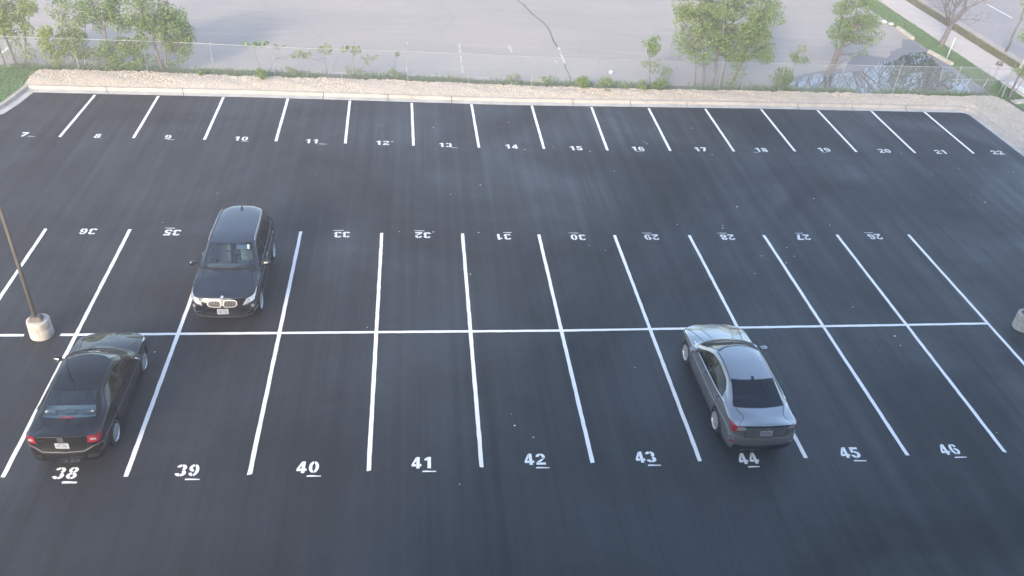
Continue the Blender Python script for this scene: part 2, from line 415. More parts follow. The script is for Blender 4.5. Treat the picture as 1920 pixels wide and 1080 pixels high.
def build_body(S, c, root, paint_m):
    ni, nj = S.G.shape[:2]; G = S.G.copy()
    def glass_kind(i, j):
        a, b = i / NI, j / NJ
        if c['ws'][0] <= a < c['ws'][1] and b >= 9: return 1
        if c['rw'][0] <= a < c['rw'][1] and b >= 9: return 2
        if 6 <= b < 7 and any(q[0] <= a < q[1] for q in c['sg']):
            return 3 if a < 10.5 else 4
        return 0
    arches = [(c['xf'], c['ra']), (c['xr'], c['ra'])]; zc = c['rw_'] + .01
    inside = np.zeros((ni, nj), bool)
    for xa, ra in arches:
        d = np.hypot(G[:, :, 0] - xa, G[:, :, 2] - zc)
        m = (d < ra) & (np.abs(G[:, :, 1]) > .55 * c['hw']); m[:, NJ * 5:] = False; inside |= m
    # pull the edge vertices of each opening on to the arch circle
    for i in range(ni):
        for j in range(nj):
            if not inside[i, j]: continue
            nb = [(i + a, j + b) for a, b in ((1, 0), (-1, 0), (0, 1), (0, -1)) if 0 <= i + a < ni and 0 <= j + b < nj]
            if any(not inside[q] for q in nb):
                for xa, ra in arches:
                    dx, dz = G[i, j, 0] - xa, G[i, j, 2] - zc; d = math.hypot(dx, dz)
                    if 1e-6 < d < ra: G[i, j, 0] = xa + dx / d * ra; G[i, j, 2] = zc + dz / d * ra
    edge = np.zeros_like(inside)
    for i in range(ni):
        for j in range(nj):
            if inside[i, j]:
                nb = [(i + a, j + b) for a, b in ((1, 0), (-1, 0), (0, 1), (0, -1)) if 0 <= i + a < ni and 0 <= j + b < nj]
                edge[i, j] = any(not inside[q] for q in nb)
    sets = {k: MB() for k in ('body', 1, 2, '3+', '3-', '4+', '4-')}
    for sd in (1, -1):
        tabs = {}
        for i in range(ni - 1):
            for j in range(nj - 1):
                q = [(i, j), (i + 1, j), (i + 1, j + 1), (i, j + 1)]
                if all(inside[k] for k in q): continue
                k = glass_kind(i, j); key = 'body' if k == 0 else (k if k < 3 else '%d%s' % (k, '+' if sd > 0 else '-'))
                mb = sets[key]; tb = tabs.setdefault(key, {}); f = []
                for p in q:
                    if p not in tb:
                        tb[p] = len(mb.v); g = G[p]; mb.v.append((g[0], g[1] * sd, g[2]))
                    f.append(tb[p])
                f = tuple(f) if sd > 0 else tuple(reversed(f))
                mb.f.append(f); mb.mi.append(0)
    def fin(key, name, m, off=0):
        o = sets[key].build(name, m, root, smooth=True)
        bm = bmesh.new(); bm.from_mesh(o.data); bmesh.ops.remove_doubles(bm, verts=bm.verts, dist=.0008)
        bmesh.ops.dissolve_degenerate(bm, edges=bm.edges, dist=.0004)
        bmesh.ops.recalc_face_normals(bm, faces=bm.faces) if key == 'body' else None
        bm.to_mesh(o.data); bm.free()
        o.data.polygons.foreach_set('use_smooth', [True] * len(o.data.polygons)); return o
    b = fin('body', 'body', paint_m)
    fin(1, 'windshield', M['glass']); fin(2, 'rear_window', c['rwm'])
    for k in ('3+', '3-'): fin(k, 'side_window', c['sgm'])
    for k in ('4+', '4-'): fin(k, 'side_window', c['sgm2'])
    # wheel wells and floor, dark
    mb = MB()
    for xa, ra in arches:
        for sd in (1, -1):
            n = 20; vs = []
            for k in range(n + 1):
                w = PI * (k / n) * 1.16 - .08 * PI
                for yy in (c['hw'] * .985 - .02, c['hw'] * .58): vs.append((xa + (ra + .004) * math.cos(w), yy * sd, zc + (ra + .004) * math.sin(w)))
            vs.append((xa, c['hw'] * .58 * sd, zc))
            fs = [(2 * k, 2 * k + 1, 2 * k + 3, 2 * k + 2) for k in range(n)] + [(2 * k + 1, 2 * n + 2, 2 * k + 3) for k in range(n)]
            mb.add(vs, fs)
    mb.build('wheel_arch_liner', M['seam'], root)
    return b

def make_wheel(root, x, y, rw, wid, style, side):
    wroot = empty('wheel'); wroot.parent = root; wroot.location = (x, y, rw)
    mb = MB(); h = wid / 2; ri = rw * .69
    mb.lathe([(ri, -h * .9), (ri + .01, -h), (rw - .035, -h), (rw - .012, -h * .86), (rw, -h * .6), (rw, h * .6), (rw - .012, h * .86), (rw - .035, h), (ri + .01, h), (ri, h * .9)], 'y', n=40, closed=True)
    mb.build('tyre', M['rubber'], wroot, smooth=True, sharp=35)
    mb = MB(); o = side * h * .80
    ring = [(ri, side * h * .98), (ri - .012, side * h), (ri - .030, o), (ri - .04, side * h * .2), (ri - .03, -side * h * .9), (ri + .004, -side * h * .9)]
    mb.lathe(ring, 'y', n=40)
    mb.lathe([(.0, o * .99), (.035, o), (.055, o * .9), (.062, o * .6), (0, o * .5)], 'y', n=20)
    ns, split = style
    for k in range(ns):
        for q in ((-.1, .1) if split else (0,)):
            a = 2 * PI * k / ns + .3; a2 = a + q * 1.3; wd = .013 if split else .018
            p0 = Vector((math.cos(a + q * .5) * .045, o * .92, math.sin(a + q * .5) * .045)); p1 = Vector((math.cos(a2) * (ri - .02), o * .92, math.sin(a2) * (ri - .02)))
            t = (p1 - p0).normalized(); b = Vector((0, 1, 0)).cross(t) * wd; e = Vector((0, side * .022, 0))
            vs = [p0 + b * .8, p0 - b * .8, p1 - b * 1.15, p1 + b * 1.15]
            vs2 = [v + e * .6 for v in vs]; vs3 = [v - e for v in vs]
            mb.add(vs2 + vs3, [(0, 1, 2, 3), (7, 6, 5, 4), (0, 4, 5, 1), (1, 5, 6, 2), (2, 6, 7, 3), (3, 7, 4, 0)])
    mb.build('rim', M['alloy'], wroot, smooth=True, sharp=30)
    mb = MB(); mb.lathe([(0, -side * h * .1), (ri - .035, -side * h * .1), (ri - .035, -side * h * .2), (0, -side * h * .2)], 'y', n=24)
    mb.lathe([(0.05, side * h * .25), (ri * .72, side * h * .25), (ri * .72, side * h * .12)], 'y', n=24, mi=0)
    mb.build('brake_disc', M['black_trim'], wroot)
    return wroot

def frame_at(S, u, v, side=1, up=Vector((0, 0, 1))):
    p = S.at(u, v, side); n = S.nrm(u, v, side)
    a = up.cross(n).normalized(); b = n.cross(a); return p, n, a, b
def flat_on(mb, fr, poly, h0, h1, mi=0):
    p, n, a, b = fr
    k = len(poly); vs = [p + a * x + b * y + n * h1 for x, y in poly] + [p + a * x + b * y + n * h0 for x, y in poly]
    mb.add(vs, [tuple(range(k))] + [(i, k + i, k + (i + 1) % k, (i + 1) % k) for i in range(k)], mi)
def rrect(w, h, r=.01, n=3):
    pts = []
    for cx, cy, a0 in ((w / 2 - r, h / 2 - r, 0), (-w / 2 + r, h / 2 - r, 90), (-w / 2 + r, -h / 2 + r, 180), (w / 2 - r, -h / 2 + r, 270)):
        for k in range(n + 1):
            t = R(a0 + 90 * k / n); pts.append((cx + r * math.cos(t), cy + r * math.sin(t)))
    return pts
def ell(rx, ry, n=20, cx=0, cy=0): return [(cx + rx * math.cos(2 * PI * k / n), cy + ry * math.sin(2 * PI * k / n)) for k in range(n)]

def add_plate(root, fr, seed, wd=.31, ht=.16):
    mb = MB(); flat_on(mb, fr, rrect(wd, ht, .015), -.02, .012)
    pl = mb.build('license_plate', M['plate'], root)
    rg = random.Random(seed); t = MB(); x = -.115
    for k in range(7):                                   # characters too blurred to read in the photo: broken dark strokes
        if k == 3: x += .033; continue
        for q in range(3):
            yy = -.035 + q * .028
            if rg.random() < .8: flat_on(t, fr, [(x, yy), (x + .022, yy), (x + .022, yy + .010 + .016 * rg.random()), (x, yy + .014)], .012, .0145)
        if rg.random() < .8: flat_on(t, fr, [(x + (.016 if rg.random() < .5 else 0), -.035), (x + .022, -.035), (x + .022, .03), (x + .014, .03)], .012, .0147)
        x += .033
    flat_on(t, fr, [(-.06, .05), (.06, .05), (.06, .062), (-.06, .062)], .012, .0145)
    t.build('plate_lettering', M['platetext'], pl)
    return pl

def mirror(root, p, side, m):
    o = rbox('side_mirror', p, (.11, .20, .135), m, root, bev=.045, seg=3, rot=(0, R(-6), R(-8) * side))
    g = rbox('mirror_glass', (-.055, 0, .0), (.012, .15, .095), M['chrome'], o, bev=.005, seg=1)
    mb = MB(); mb.tube([(.01, -side * .06, -.03), (.015, -side * .17, -.045)], [.035, .03], 8); mb.build('mirror_arm', M['black_trim'], o, smooth=True)
    return o

def interior(root, c, light=False):
    sm = M['cabin_grey'] if light else M['cabin']; zf = c['seat']
    for sd in (1, -1):
        s = rbox('front_seat', (c['sx'], sd * .38, zf), (.50, .50, .16), sm, root, .06, 3)
        rbox('backrest', (-.30, 0, .30), (.16, .48, .56), sm, s, .06, 3, (0, R(-14), 0))
        rbox('headrest', (-.40, 0, .66), (.10, .26, .17), sm, s, .045, 3, (0, R(-8), 0))
    s = rbox('rear_seat', (c['sx'] - .95, 0, zf + .02), (.50, 1.25, .16), sm, root, .06, 3)
    rbox('backrest', (-.30, 0, .28), (.16, 1.24, .52), sm, s, .06, 3, (0, R(-18), 0))
    for y in (-.42, 0, .42): rbox('headrest', (-.42, y, .55), (.11, .26, .15), sm, s, .045, 3, (0, R(-10), 0))
    rbox('dashboard', (c['sx'] + .78, 0, c['dash']), (.42, 1.30, .20), M['cabin'], root, .07, 3, (0, R(-5), 0))
    rbox('cabin_floor', (c['sx'] - .4, 0, c['zb'] + .12), (2.6, c['hw'] * 1.5, .1), M['seam'], root, .03, 1)
    if c.get('shelf'): rbox('parcel_shelf', c['shelf'][0], c['shelf'][1], M['visor'] if light else sm, root, .03, 2)
    mb = MB(); t = [(.19 * math.cos(k * PI / 12), .19 * math.sin(k * PI / 12)) for k in range(25)]
    mb.tube([(c['sx'] + .42 - .07 * b_, .38 + a_, c['dash'] + .08 + .17 * b_ / .19) for a_, b_ in t], .016, 8, cap=False)
    mb.tube([(c['sx'] + .42, .2, c['dash'] + .08), (c['sx'] + .46, .38, c['dash'] + .06), (c['sx'] + .42, .56, c['dash'] + .08)], .02, 6)
    mb.tube([(c['sx'] + .46, .38, c['dash'] + .06), (c['sx'] + .62, .38, c['dash'])], .03, 6)
    mb.build('steering_wheel', M['cabin'], root, smooth=True)
    if c.get('rvm'): rbox('rear_view_mirror', c['rvm'], (.03, .22, .06), M['black_trim'], root, .02, 2)

def doors(S, c, root, pm, handle_m):
    ra = c['ra'] + .03; zc = c['rw_']
    sk = lambda p: any(math.hypot(p.x - xa, p.z - zc) < ra for xa in (c['xf'], c['xr']))
    for sd in (1, -1):
        for k, (u0b, u1b, u0t, u1t) in enumerate(c['doors']):
            mb = patch(S, [(u0b, 2.15), (u1b, 2.15), (u1t, 5.97), (u0t, 5.97)], sd, .006, 14, 12, rim=.006)
            d = mb.build('door', pm, root, smooth=True, sharp=40)
            mb = MB(); ribbon(S, [(u0b - .05, 2.1), (u1b + .05, 2.1), (u1t + .05, 5.98)], .014, .0035, sd, mb, skip=sk)
            ribbon(S, [(u0b - .05, 2.1), (u0t - .05, 5.98)], .014, .0035, sd, mb, skip=sk)
            mb.build('door_gap', M['seam'], d)
            u = u1t - .42 * (u1t - u0t) * .45; v = 4.72
            p, n, a, b = frame_at(S, u, v, sd); hb = MB()
            fr = (p + n * .006, n, a, b)
            x0 = .10
            hb.tube([p + n * .012 + a * (-x0), p + n * .040 + a * (-x0 * .6), p + n * .042 + a * (x0 * .6), p + n * .012 + a * x0], [.012, .014, .014, .012], 8)
            hb.build('door_handle', handle_m, d, smooth=True)
            mb = MB(); flat_on(mb, fr, ell(.07, .028), 0, .003); mb.build('handle_recess', M['seam'], d)

def sedan_spec(L, xf, F, Rr, hw, H, **k):
    # a shared three-box plan; lengths as fractions of one reference car
    sx = (F - Rr) / 4.5; sz = H / 1.435; y = hw / .8775
    xr = -xf
    def X(v): return v * sx + k.get('cx', 0)
    def U(*pts): return [(X(a), b * y, z * sz) for a, b, z in pts]
    cap_f = [-.10, -.10, -.03, 0, -.03, -.10]; cap_r = [.12, .12, .03, 0, .05, .035]
    st = [
        dict(x=F, w=0., dx=cap_f, x11=F - .22, cap=1, zs={4: .56 * sz, 5: .70 * sz}),
        dict(x=F - .04, w=.52, dx=cap_f, x11=F - .34, cap=1, zs={4: .56 * sz, 5: .70 * sz}),
        dict(x=F - .20, w=.86, dx=cap_f, x11=F - .50, cap=1, zs={4: .58 * sz, 5: .71 * sz}),
        dict(x=F - .48, w=.965, dx=[0, 0, 0, 0, 0, -.05], x11=F - .72),
        dict(x=xf + .05, w=.99, x11=xf + .02),
        dict(x=X(1.02), w=1.0, x11=X(1.22)),
        dict(x=X(.85), w=1.0, up=U((.85, .83, .93), (.85, .80, .945), (.86, .775, .96), (.92, .70, .975), (1.02, .36, .99), (1.06, 0, .995))),
        dict(x=X(.62), w=1.0, up=U((.62, .825, .945), (.60, .765, 1.04), (.60, .735, 1.075), (.66, .665, 1.10), (.78, .35, 1.13), (.82, 0, 1.14))),
        dict(x=X(.35), w=1.0, up=U((.35, .825, .955), (.34, .695, 1.20), (.33, .665, 1.235), (.40, .605, 1.26), (.53, .32, 1.29), (.57, 0, 1.30))),
        dict(x=X(.05), w=1.0, up=U((.05, .825, .965), (.03, .630, 1.31), (.05, .595, 1.355), (.10, .525, 1.385), (.24, .28, 1.412), (.28, 0, 1.42))),
        dict(x=X(-.20), w=1.0, up=U((-.20, .825, .975), (-.20, .615, 1.325), (-.20, .58, 1.375), (-.18, .51, 1.403), (-.14, .27, 1.43), (-.12, 0, 1.435))),
        dict(x=X(-.29), w=1.0, up=U((-.29, .825, .98), (-.29, .612, 1.325), (-.29, .58, 1.375), (-.29, .51, 1.403), (-.28, .27, 1.43), (-.28, 0, 1.435))),
        dict(x=X(-.92), w=.995, up=U((-.95, .815, 1.0), (-.80, .62, 1.275), (-.84, .585, 1.325), (-.90, .53, 1.345), (-.97, .28, 1.37), (-.99, 0, 1.378))),
        dict(x=X(-1.18), w=.99, up=U((-1.22, .80, 1.015), (-1.08, .685, 1.16), (-1.17, .645, 1.20), (-1.25, .575, 1.215), (-1.31, .30, 1.24), (-1.33, 0, 1.248))),
        dict(x=X(-1.52), w=.975, up=U((-1.50, .78, 1.015), (-1.46, .745, 1.035), (-1.52, .70, 1.055), (-1.58, .63, 1.065), (-1.65, .33, 1.085), (-1.68, 0, 1.09))),
        dict(x=Rr + .34, w=.955, x11=Rr + .36),
        dict(x=Rr + .13, w=.86, dx=cap_r, x11=Rr + .26, cap=1, zs={3: .52 * sz, 4: .75 * sz, 5: 1.0 * sz}),
        dict(x=Rr + .03, w=.52, dx=cap_r, x11=Rr + .16, cap=1, zs={3: .52 * sz, 4: .76 * sz, 5: 1.035 * sz}),
        dict(x=Rr, w=0., dx=cap_r, x11=Rr + .10, cap=1, zs={3: .52 * sz, 4: .76 * sz, 5: 1.045 * sz}),
    ]
    c = dict(n=len(st), st=st, hw=hw, zb=.20, z3=.44 * sz, z4=.70 * sz, crown=.05, xf=xf, xr=xr,
             deck=[(F, .70 * sz), (F - .22, .775 * sz), (F - .5, .85 * sz), (X(1.35), .935 * sz), (X(1.06), .985 * sz), (X(-1.5), 1.10 * sz), (X(-1.68), 1.088 * sz), (Rr + .3, 1.082 * sz), (Rr + .1, 1.075 * sz), (Rr, 1.05 * sz)],
             zsh=([Rr, Rr + .5, 0, xf, F - .4, F], [1.0 * sz, .95 * sz, .90 * sz, .83 * sz, .76 * sz, .70 * sz]),
             ws=(6.33, 9), rw=(12, 14), sg=[(6.5, 10), (11, 13)], seat=.50, sx=X(-.05), dash=.88 * sz,
             doors=[(6.15, 10.4, 6.15, 10.45), (10.55, 12.05, 10.6, 12.75)], rvm=(X(.42), 0, 1.22 * sz),
             shelf=((X(-1.32), 0, .98 * sz), (.45, 1.25, .05)))
    c.update(k); return c

def glass_trim(S, c, root):
    mb = MB()
    for (a, b) in (c['ws'], c['rw']):
        for sd in (1, -1):
            ribbon(S, [(a + .02, 11), (a + .02, 9.05), (b - .02, 9.05), (b - .02, 11)], .035, .003, sd, mb, step=18)
    mb.build('window_seal', M['frit'], root)
    mb = MB()
    for sd in (1, -1):
        for a, b in c['sg']:
            ribbon(S, [(a, 6.97), (b, 6.97)], .028, .004, sd, mb, step=20)
            ribbon(S, [(a, 6.03), (b, 6.03)], .028, .004, sd, mb, step=20)
        ribbon(S, [(10, 6.02), (10, 7)], .02, .004, sd, mb); ribbon(S, [(10.5, 6.02), (10.5, 7)], .10, .003, sd, mb)
    mb.build('side_window_frame', M['black_trim'], root)

def sedan_common(c, root, pm, style, handle_m, light=False):
    S = car_surface(c); build_body(S, c, root, pm); glass_trim(S, c, root); doors(S, c, root, pm, handle_m)
    for xa in (c['xf'], c['xr']):
        for sd in (1, -1): make_wheel(root, xa, sd * (c['hw'] - .115), c['rw_'], .205, style, sd)
    for sd in (1, -1): mirror(root, (S.at(7, 6, sd).x + .04, sd * (c['hw'] + .09), S.at(7, 6).z + .045), sd, pm)
    interior(root, c, light)
    return S

# ---- black compact sedan
def black_sedan():
    root = empty('black_sedan')
    c = sedan_spec(4.5, 1.335, 2.24, -2.27, .8775, 1.435, rw_=.318, ra=.365, rwm=M['glass'], sgm=M['side_glass'], sgm2=M['side_glass'])
    S = sedan_common(c, root, M['black_paint'], (9, False), M['black_paint'], True)
    pm = M['black_paint']
    # tail: lamps wrap from the wing on to the boot lid
    for sd in (1, -1):
        mb = MB(); patch(S, [(15.15, 4.55), (16.05, 4.10), (16.05, 4.98), (15.0, 4.98)], sd, .012, 10, 8, mb); patch(S, [(16.05, 4.10), (16.72, 4.22), (16.62, 4.98), (16.05, 4.98)], sd, .012, 6, 8, mb)
        t = mb.build('tail_light', M['red_lens'], root, smooth=True, sharp=35)
        patch(S, [(16.12, 4.36), (16.55, 4.42), (16.5, 4.62), (16.12, 4.58)], sd, .018, 6, 3).build('reversing_lens', M['clear_lens'], t, smooth=True, sharp=35)
        patch(S, [(15.35, 4.62), (16.02, 4.30), (16.02, 4.52), (15.4, 4.72)], sd, .018, 6, 3).build('dark_lens', M['dark_red'], t, smooth=True, sharp=35)
    mb = MB(); 
    for sd in (1, -1):
        ribbon(S, [(18, 3.55), (16.85, 3.55), (16.75, 4.0), (16.78, 4.98)], .012, .003, sd, mb, step=16)
        ribbon(S, [(16.78, 4.98), (15.9, 5.5), (15.2, 6.6), (14.45, 8.2), (14.12, 9.2)], .011, .003, sd, mb, step=16)
    mb.build('boot_gap', M['seam'], root)
    mb = MB()
    for sd in (1, -1): ribbon(S, [(18, 3.32), (17.0, 3.34), (16.5, 3.72), (15.9, 3.86), (15.2, 3.95)], .035, .012, sd, mb, step=14)
    mb.build('bumper_crease', M['silver_dark'], root, smooth=True, sharp=35)
    for sd in (1, -1): patch(S, [(15.9, 2.5), (16.9, 2.5), (16.8, 2.9), (16.0, 2.9)], sd, .006, 8, 4).build('bumper_vent', M['black_trim'], root)
    mb = MB()
    for sd in (1, -1): patch(S, [(17.1, 3.9), (18, 3.9), (18, 4.30), (17.15, 4.30)], sd, -.004, 5, 4, mb)
    mb.build('plate_recess', M['seam'], root)
    add_plate(root, frame_at(S, 17.999, 4.05), 3)
    fr = frame_at(S, 17.999, 4.56); mb = MB()
    for poly in ([(-.055, .045), (-.035, .045), (-.025, -.045), (-.040, -.045)], [(.035, .045), (.055, .045), (.040, -.045), (.025, -.045)], [(-.031, .008), (.031, .008), (.029, -.008), (-.029, -.008)]):
        flat_on(mb, fr, poly, .0, .016)
    o = rrect(.14, .115, .03, 4)
    for k in range(len(o)):
        a, b = o[k], o[(k + 1) % len(o)]; flat_on(mb, fr, [a, b, (b[0] * .88, b[1] * .88), (a[0] * .88, a[1] * .88)], 0, .014)
    mb.build('badge', M['chrome'], root)
    mb = MB(); fr = frame_at(S, 17.2, 4.50, 1)
    for k in range(5): flat_on(mb, fr, rrect(.022, .022, .004), .0, .008); fr = (fr[0] - fr[2] * .031, *fr[1:])
    mb.build('model_lettering', M['silver_dark'], root)
    mb = MB()
    for sd in (1, -1): ribbon(S, [(13.86, 11), (13.86, 10.55)], .03, .006, sd, mb)
    mb.build('brake_light', M['dark_red'], root)
    # nose
    for sd in (1, -1): patch(S, [(1.55, 4.2), (3.2, 4.55), (3.5, 5.0), (1.55, 4.9)], sd, .008, 12, 6).build('headlight', M['lamp_glass'], root, smooth=True, sharp=35)
    mb = MB(); patch(S, [(0, 4.15), (1.45, 4.2), (1.45, 4.8), (0, 4.75)], 1, .005, 8, 5, mb, both=True); mb.build('grille', M['black_trim'], root)
    mb = MB()
    for sd in (1, -1): ribbon(S, [(2.1, 5.2), (3.2, 5.9), (5.2, 6.9), (6.05, 8.8), (6.15, 11)], .012, .003, sd, mb, step=16)
    mb.build('bonnet_gap', M['seam'], root)
    mb = MB()
    for y in (.25, -.35):
        mb.tube([S.at(6.2, 10.8 if y > 0 else 10.1, 1 if y > 0 else -1) + Vector((0, 0, .02)), S.at(6.5, 9.7 if y > 0 else 11, 1) + Vector((.0, 0, .03))], .010, 6)
    mb.build('wiper', M['black_trim'], root)
    return root
M['silver_dark'] = mat('dull_grey_trim', (.07, .07, .073), .4, metal=.4)

# ---- grey mid-size sedan
def grey_sedan():
    root = empty('grey_sedan'); pm = M['grey_paint']
    c = sedan_spec(4.82, 1.3975, 2.32, -2.49, .9175, 1.47, rw_=.332, ra=.378, rwm=M['privacy'], sgm=M['side_glass'], sgm2=M['privacy'], cx=-.03)
    S = sedan_common(c, root, pm, (10, False), pm)
    for sd in (1, -1):
        mb = MB(); patch(S, [(14.55, 4.97), (15.9, 4.10), (16.0, 4.94), (15.2, 5.25)], sd, .010, 12, 8, mb); patch(S, [(15.9, 4.10), (16.45, 4.28), (16.35, 4.9), (16.0, 4.94)], sd, .010, 6, 8, mb)
        t = mb.build('tail_light', M['red_lens'], root, smooth=True, sharp=35)
        patch(S, [(16.18, 4.34), (16.85, 4.48), (16.8, 4.68), (16.2, 4.74)], sd, .013, 8, 4).build('reversing_lens', M['clear_lens'], t, smooth=True, sharp=35)
        patch(S, [(15.6, 4.45), (15.92, 4.28), (15.95, 4.5), (15.7, 4.6)], sd, .017, 4, 3).build('dark_lens', M['dark_red'], t, smooth=True, sharp=35)
    mb = MB()
    for sd in (1, -1):
        ribbon(S, [(18, 3.72), (16.95, 3.72), (16.85, 4.1), (16.8, 4.98)], .012, .003, sd, mb, step=16)
        ribbon(S, [(16.8, 4.98), (15.9, 5.5), (15.2, 6.6), (14.45, 8.2), (14.12, 9.2)], .011, .003, sd, mb, step=16)
    mb.build('boot_gap', M['seam'], root)
    mb = MB()
    for sd in (1, -1): patch(S, [(17.0, 3.92), (18, 3.92), (18, 4.42), (17.05, 4.42)], sd, -.003, 5, 4, mb)
    mb.build('plate_recess', M['silver_dark'], root)
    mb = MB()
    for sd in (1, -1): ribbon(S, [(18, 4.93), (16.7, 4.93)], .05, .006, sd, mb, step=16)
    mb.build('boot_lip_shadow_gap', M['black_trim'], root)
    mb = MB()
    for sd in (1, -1): ribbon(S, [(18, 3.50), (16.6, 3.52), (15.6, 3.75), (15.1, 3.9)], .03, .012, sd, mb, step=16)
    mb.build('bumper_crease', pm, root, smooth=True, sharp=35)
    mb = MB()
    for sd in (1, -1): patch(S, [(16.0, 2.1), (18, 2.1), (18, 2.75), (16.1, 2.75)], sd, .005, 10, 4, mb)
    mb.build('lower_bumper', M['black_trim'], root)
    for sd in (1, -1):
        patch(S, [(15.55, 2.95), (16.15, 2.95), (16.0, 3.15), (15.6, 3.15)], sd, .008, 5, 3).build('reflector', M['dark_red'], root)
        mb = MB(); ribbon(S, [(15.2, 3.55), (15.75, 3.35), (15.9, 2.9)], .012, .004, sd, mb); mb.build('bumper_gap', M['seam'], root)
    add_plate(root, frame_at(S, 17.999, 4.17), 8)
    fr = frame_at(S, 17.999, 4.66); mb = MB(); o = ell(.075, .038, 24)
    for k in range(24):
        a, b = o[k], o[(k + 1) % 24]; flat_on(mb, fr, [a, b, (b[0] * .86, b[1] * .82), (a[0] * .86, a[1] * .82)], 0, .015)
    flat_on(mb, fr, [(-.035, -.026), (-.018, -.028), (-.012, .028), (-.026, .026)], 0, .014); flat_on(mb, fr, [(.012, -.028), (.026, -.026), (.035, .026), (.018, .028)], 0, .014)
    flat_on(mb, fr, [(-.018, -.010), (.02, -.002), (.02, .010), (-.018, .002)], 0, .013)
    mb.build('badge', M['chrome'], root)
    mb = MB(); fr = frame_at(S, 17.25, 4.80, -1)
    for k in range(6): flat_on(mb, fr, rrect(.022, .024, .004), .0, .008); fr = (fr[0] + fr[2] * .032, *fr[1:])
    mb.build('model_lettering', M['chrome'], root)
    mb = MB()
    for sd in (1, -1): ribbon(S, [(4.6, 5.6), (5.6, 5.96), (6.5, 6.0), (9, 6.0), (11, 6.0), (13.1, 6.02), (13.6, 6.3)], .024, .012, sd, mb, step=10)
    mb.build('chrome_belt_strip', M['chrome'], root, smooth=True, sharp=35)
    for sd in (1, -1):
        mb = MB(); ribbon(S, [(5.5, 4.1), (8, 4.45), (12.4, 4.85), (14.4, 4.95)], .02, .008, sd, mb, step=14); mb.build('side_crease', pm, root, smooth=True, sharp=35)
    p = S.at(11.85, 11); mb = MB()
    mb.add([p + Vector(v) for v in ((.07, .022, -.01), (.07, -.022, -.01), (-.09, -.028, -.02), (-.09, .028, -.02), (-.075, .006, .075), (-.075, -.006, .075), (-.04, .004, .07), (-.04, -.004, .07))],
           [(0, 3, 4, 6), (1, 7, 5, 2), (0, 6, 7, 1), (3, 2, 5, 4), (6, 4, 5, 7)])
    mb.build('roof_aerial', M['black_trim'], root)
    mb = MB()
    for sd in (1, -1): ribbon(S, [(9.0, 8.75), (11.5, 8.75), (12.2, 8.75)], .018, .004, sd, mb, step=14)
    mb.build('roof_gutter', M['black_trim'], root)
    for sd in (1, -1): patch(S, [(1.5, 4.3), (3.3, 4.7), (3.9, 5.15), (1.6, 4.95)], sd, .008, 12, 6).build('headlight', M['lamp_glass'], root, smooth=True, sharp=35)
    mb = MB(); patch(S, [(0, 4.0), (1.4, 4.1), (1.4, 4.85), (0, 4.8)], 1, .005, 8, 5, mb, both=True); mb.build('grille', M['black_trim'], root)
    mb = MB()
    for sd in (1, -1):
        ribbon(S, [(2.1, 5.2), (3.2, 6.2), (5.2, 7.2), (6.05, 8.8), (6.2, 11)], .013, .003, sd, mb, step=16)
    mb.build('bonnet_gap', M['seam'], root)
    mb = MB()
    for sd in (1, -1):
        ribbon(S, [(2.3, 7.8), (4, 8.6), (5.8, 9.3)], .03, .008, sd, mb, step=14)
    mb.build('bonnet_crease', pm, root, smooth=True, sharp=35)
    mb = MB(); patch(S, [(6.03, 8.9), (6.36, 8.9), (6.36, 11), (6.03, 11)], 1, .003, 4, 12, mb, both=True); mb.build('wiper_cowl', M['black_trim'], root)
    return root

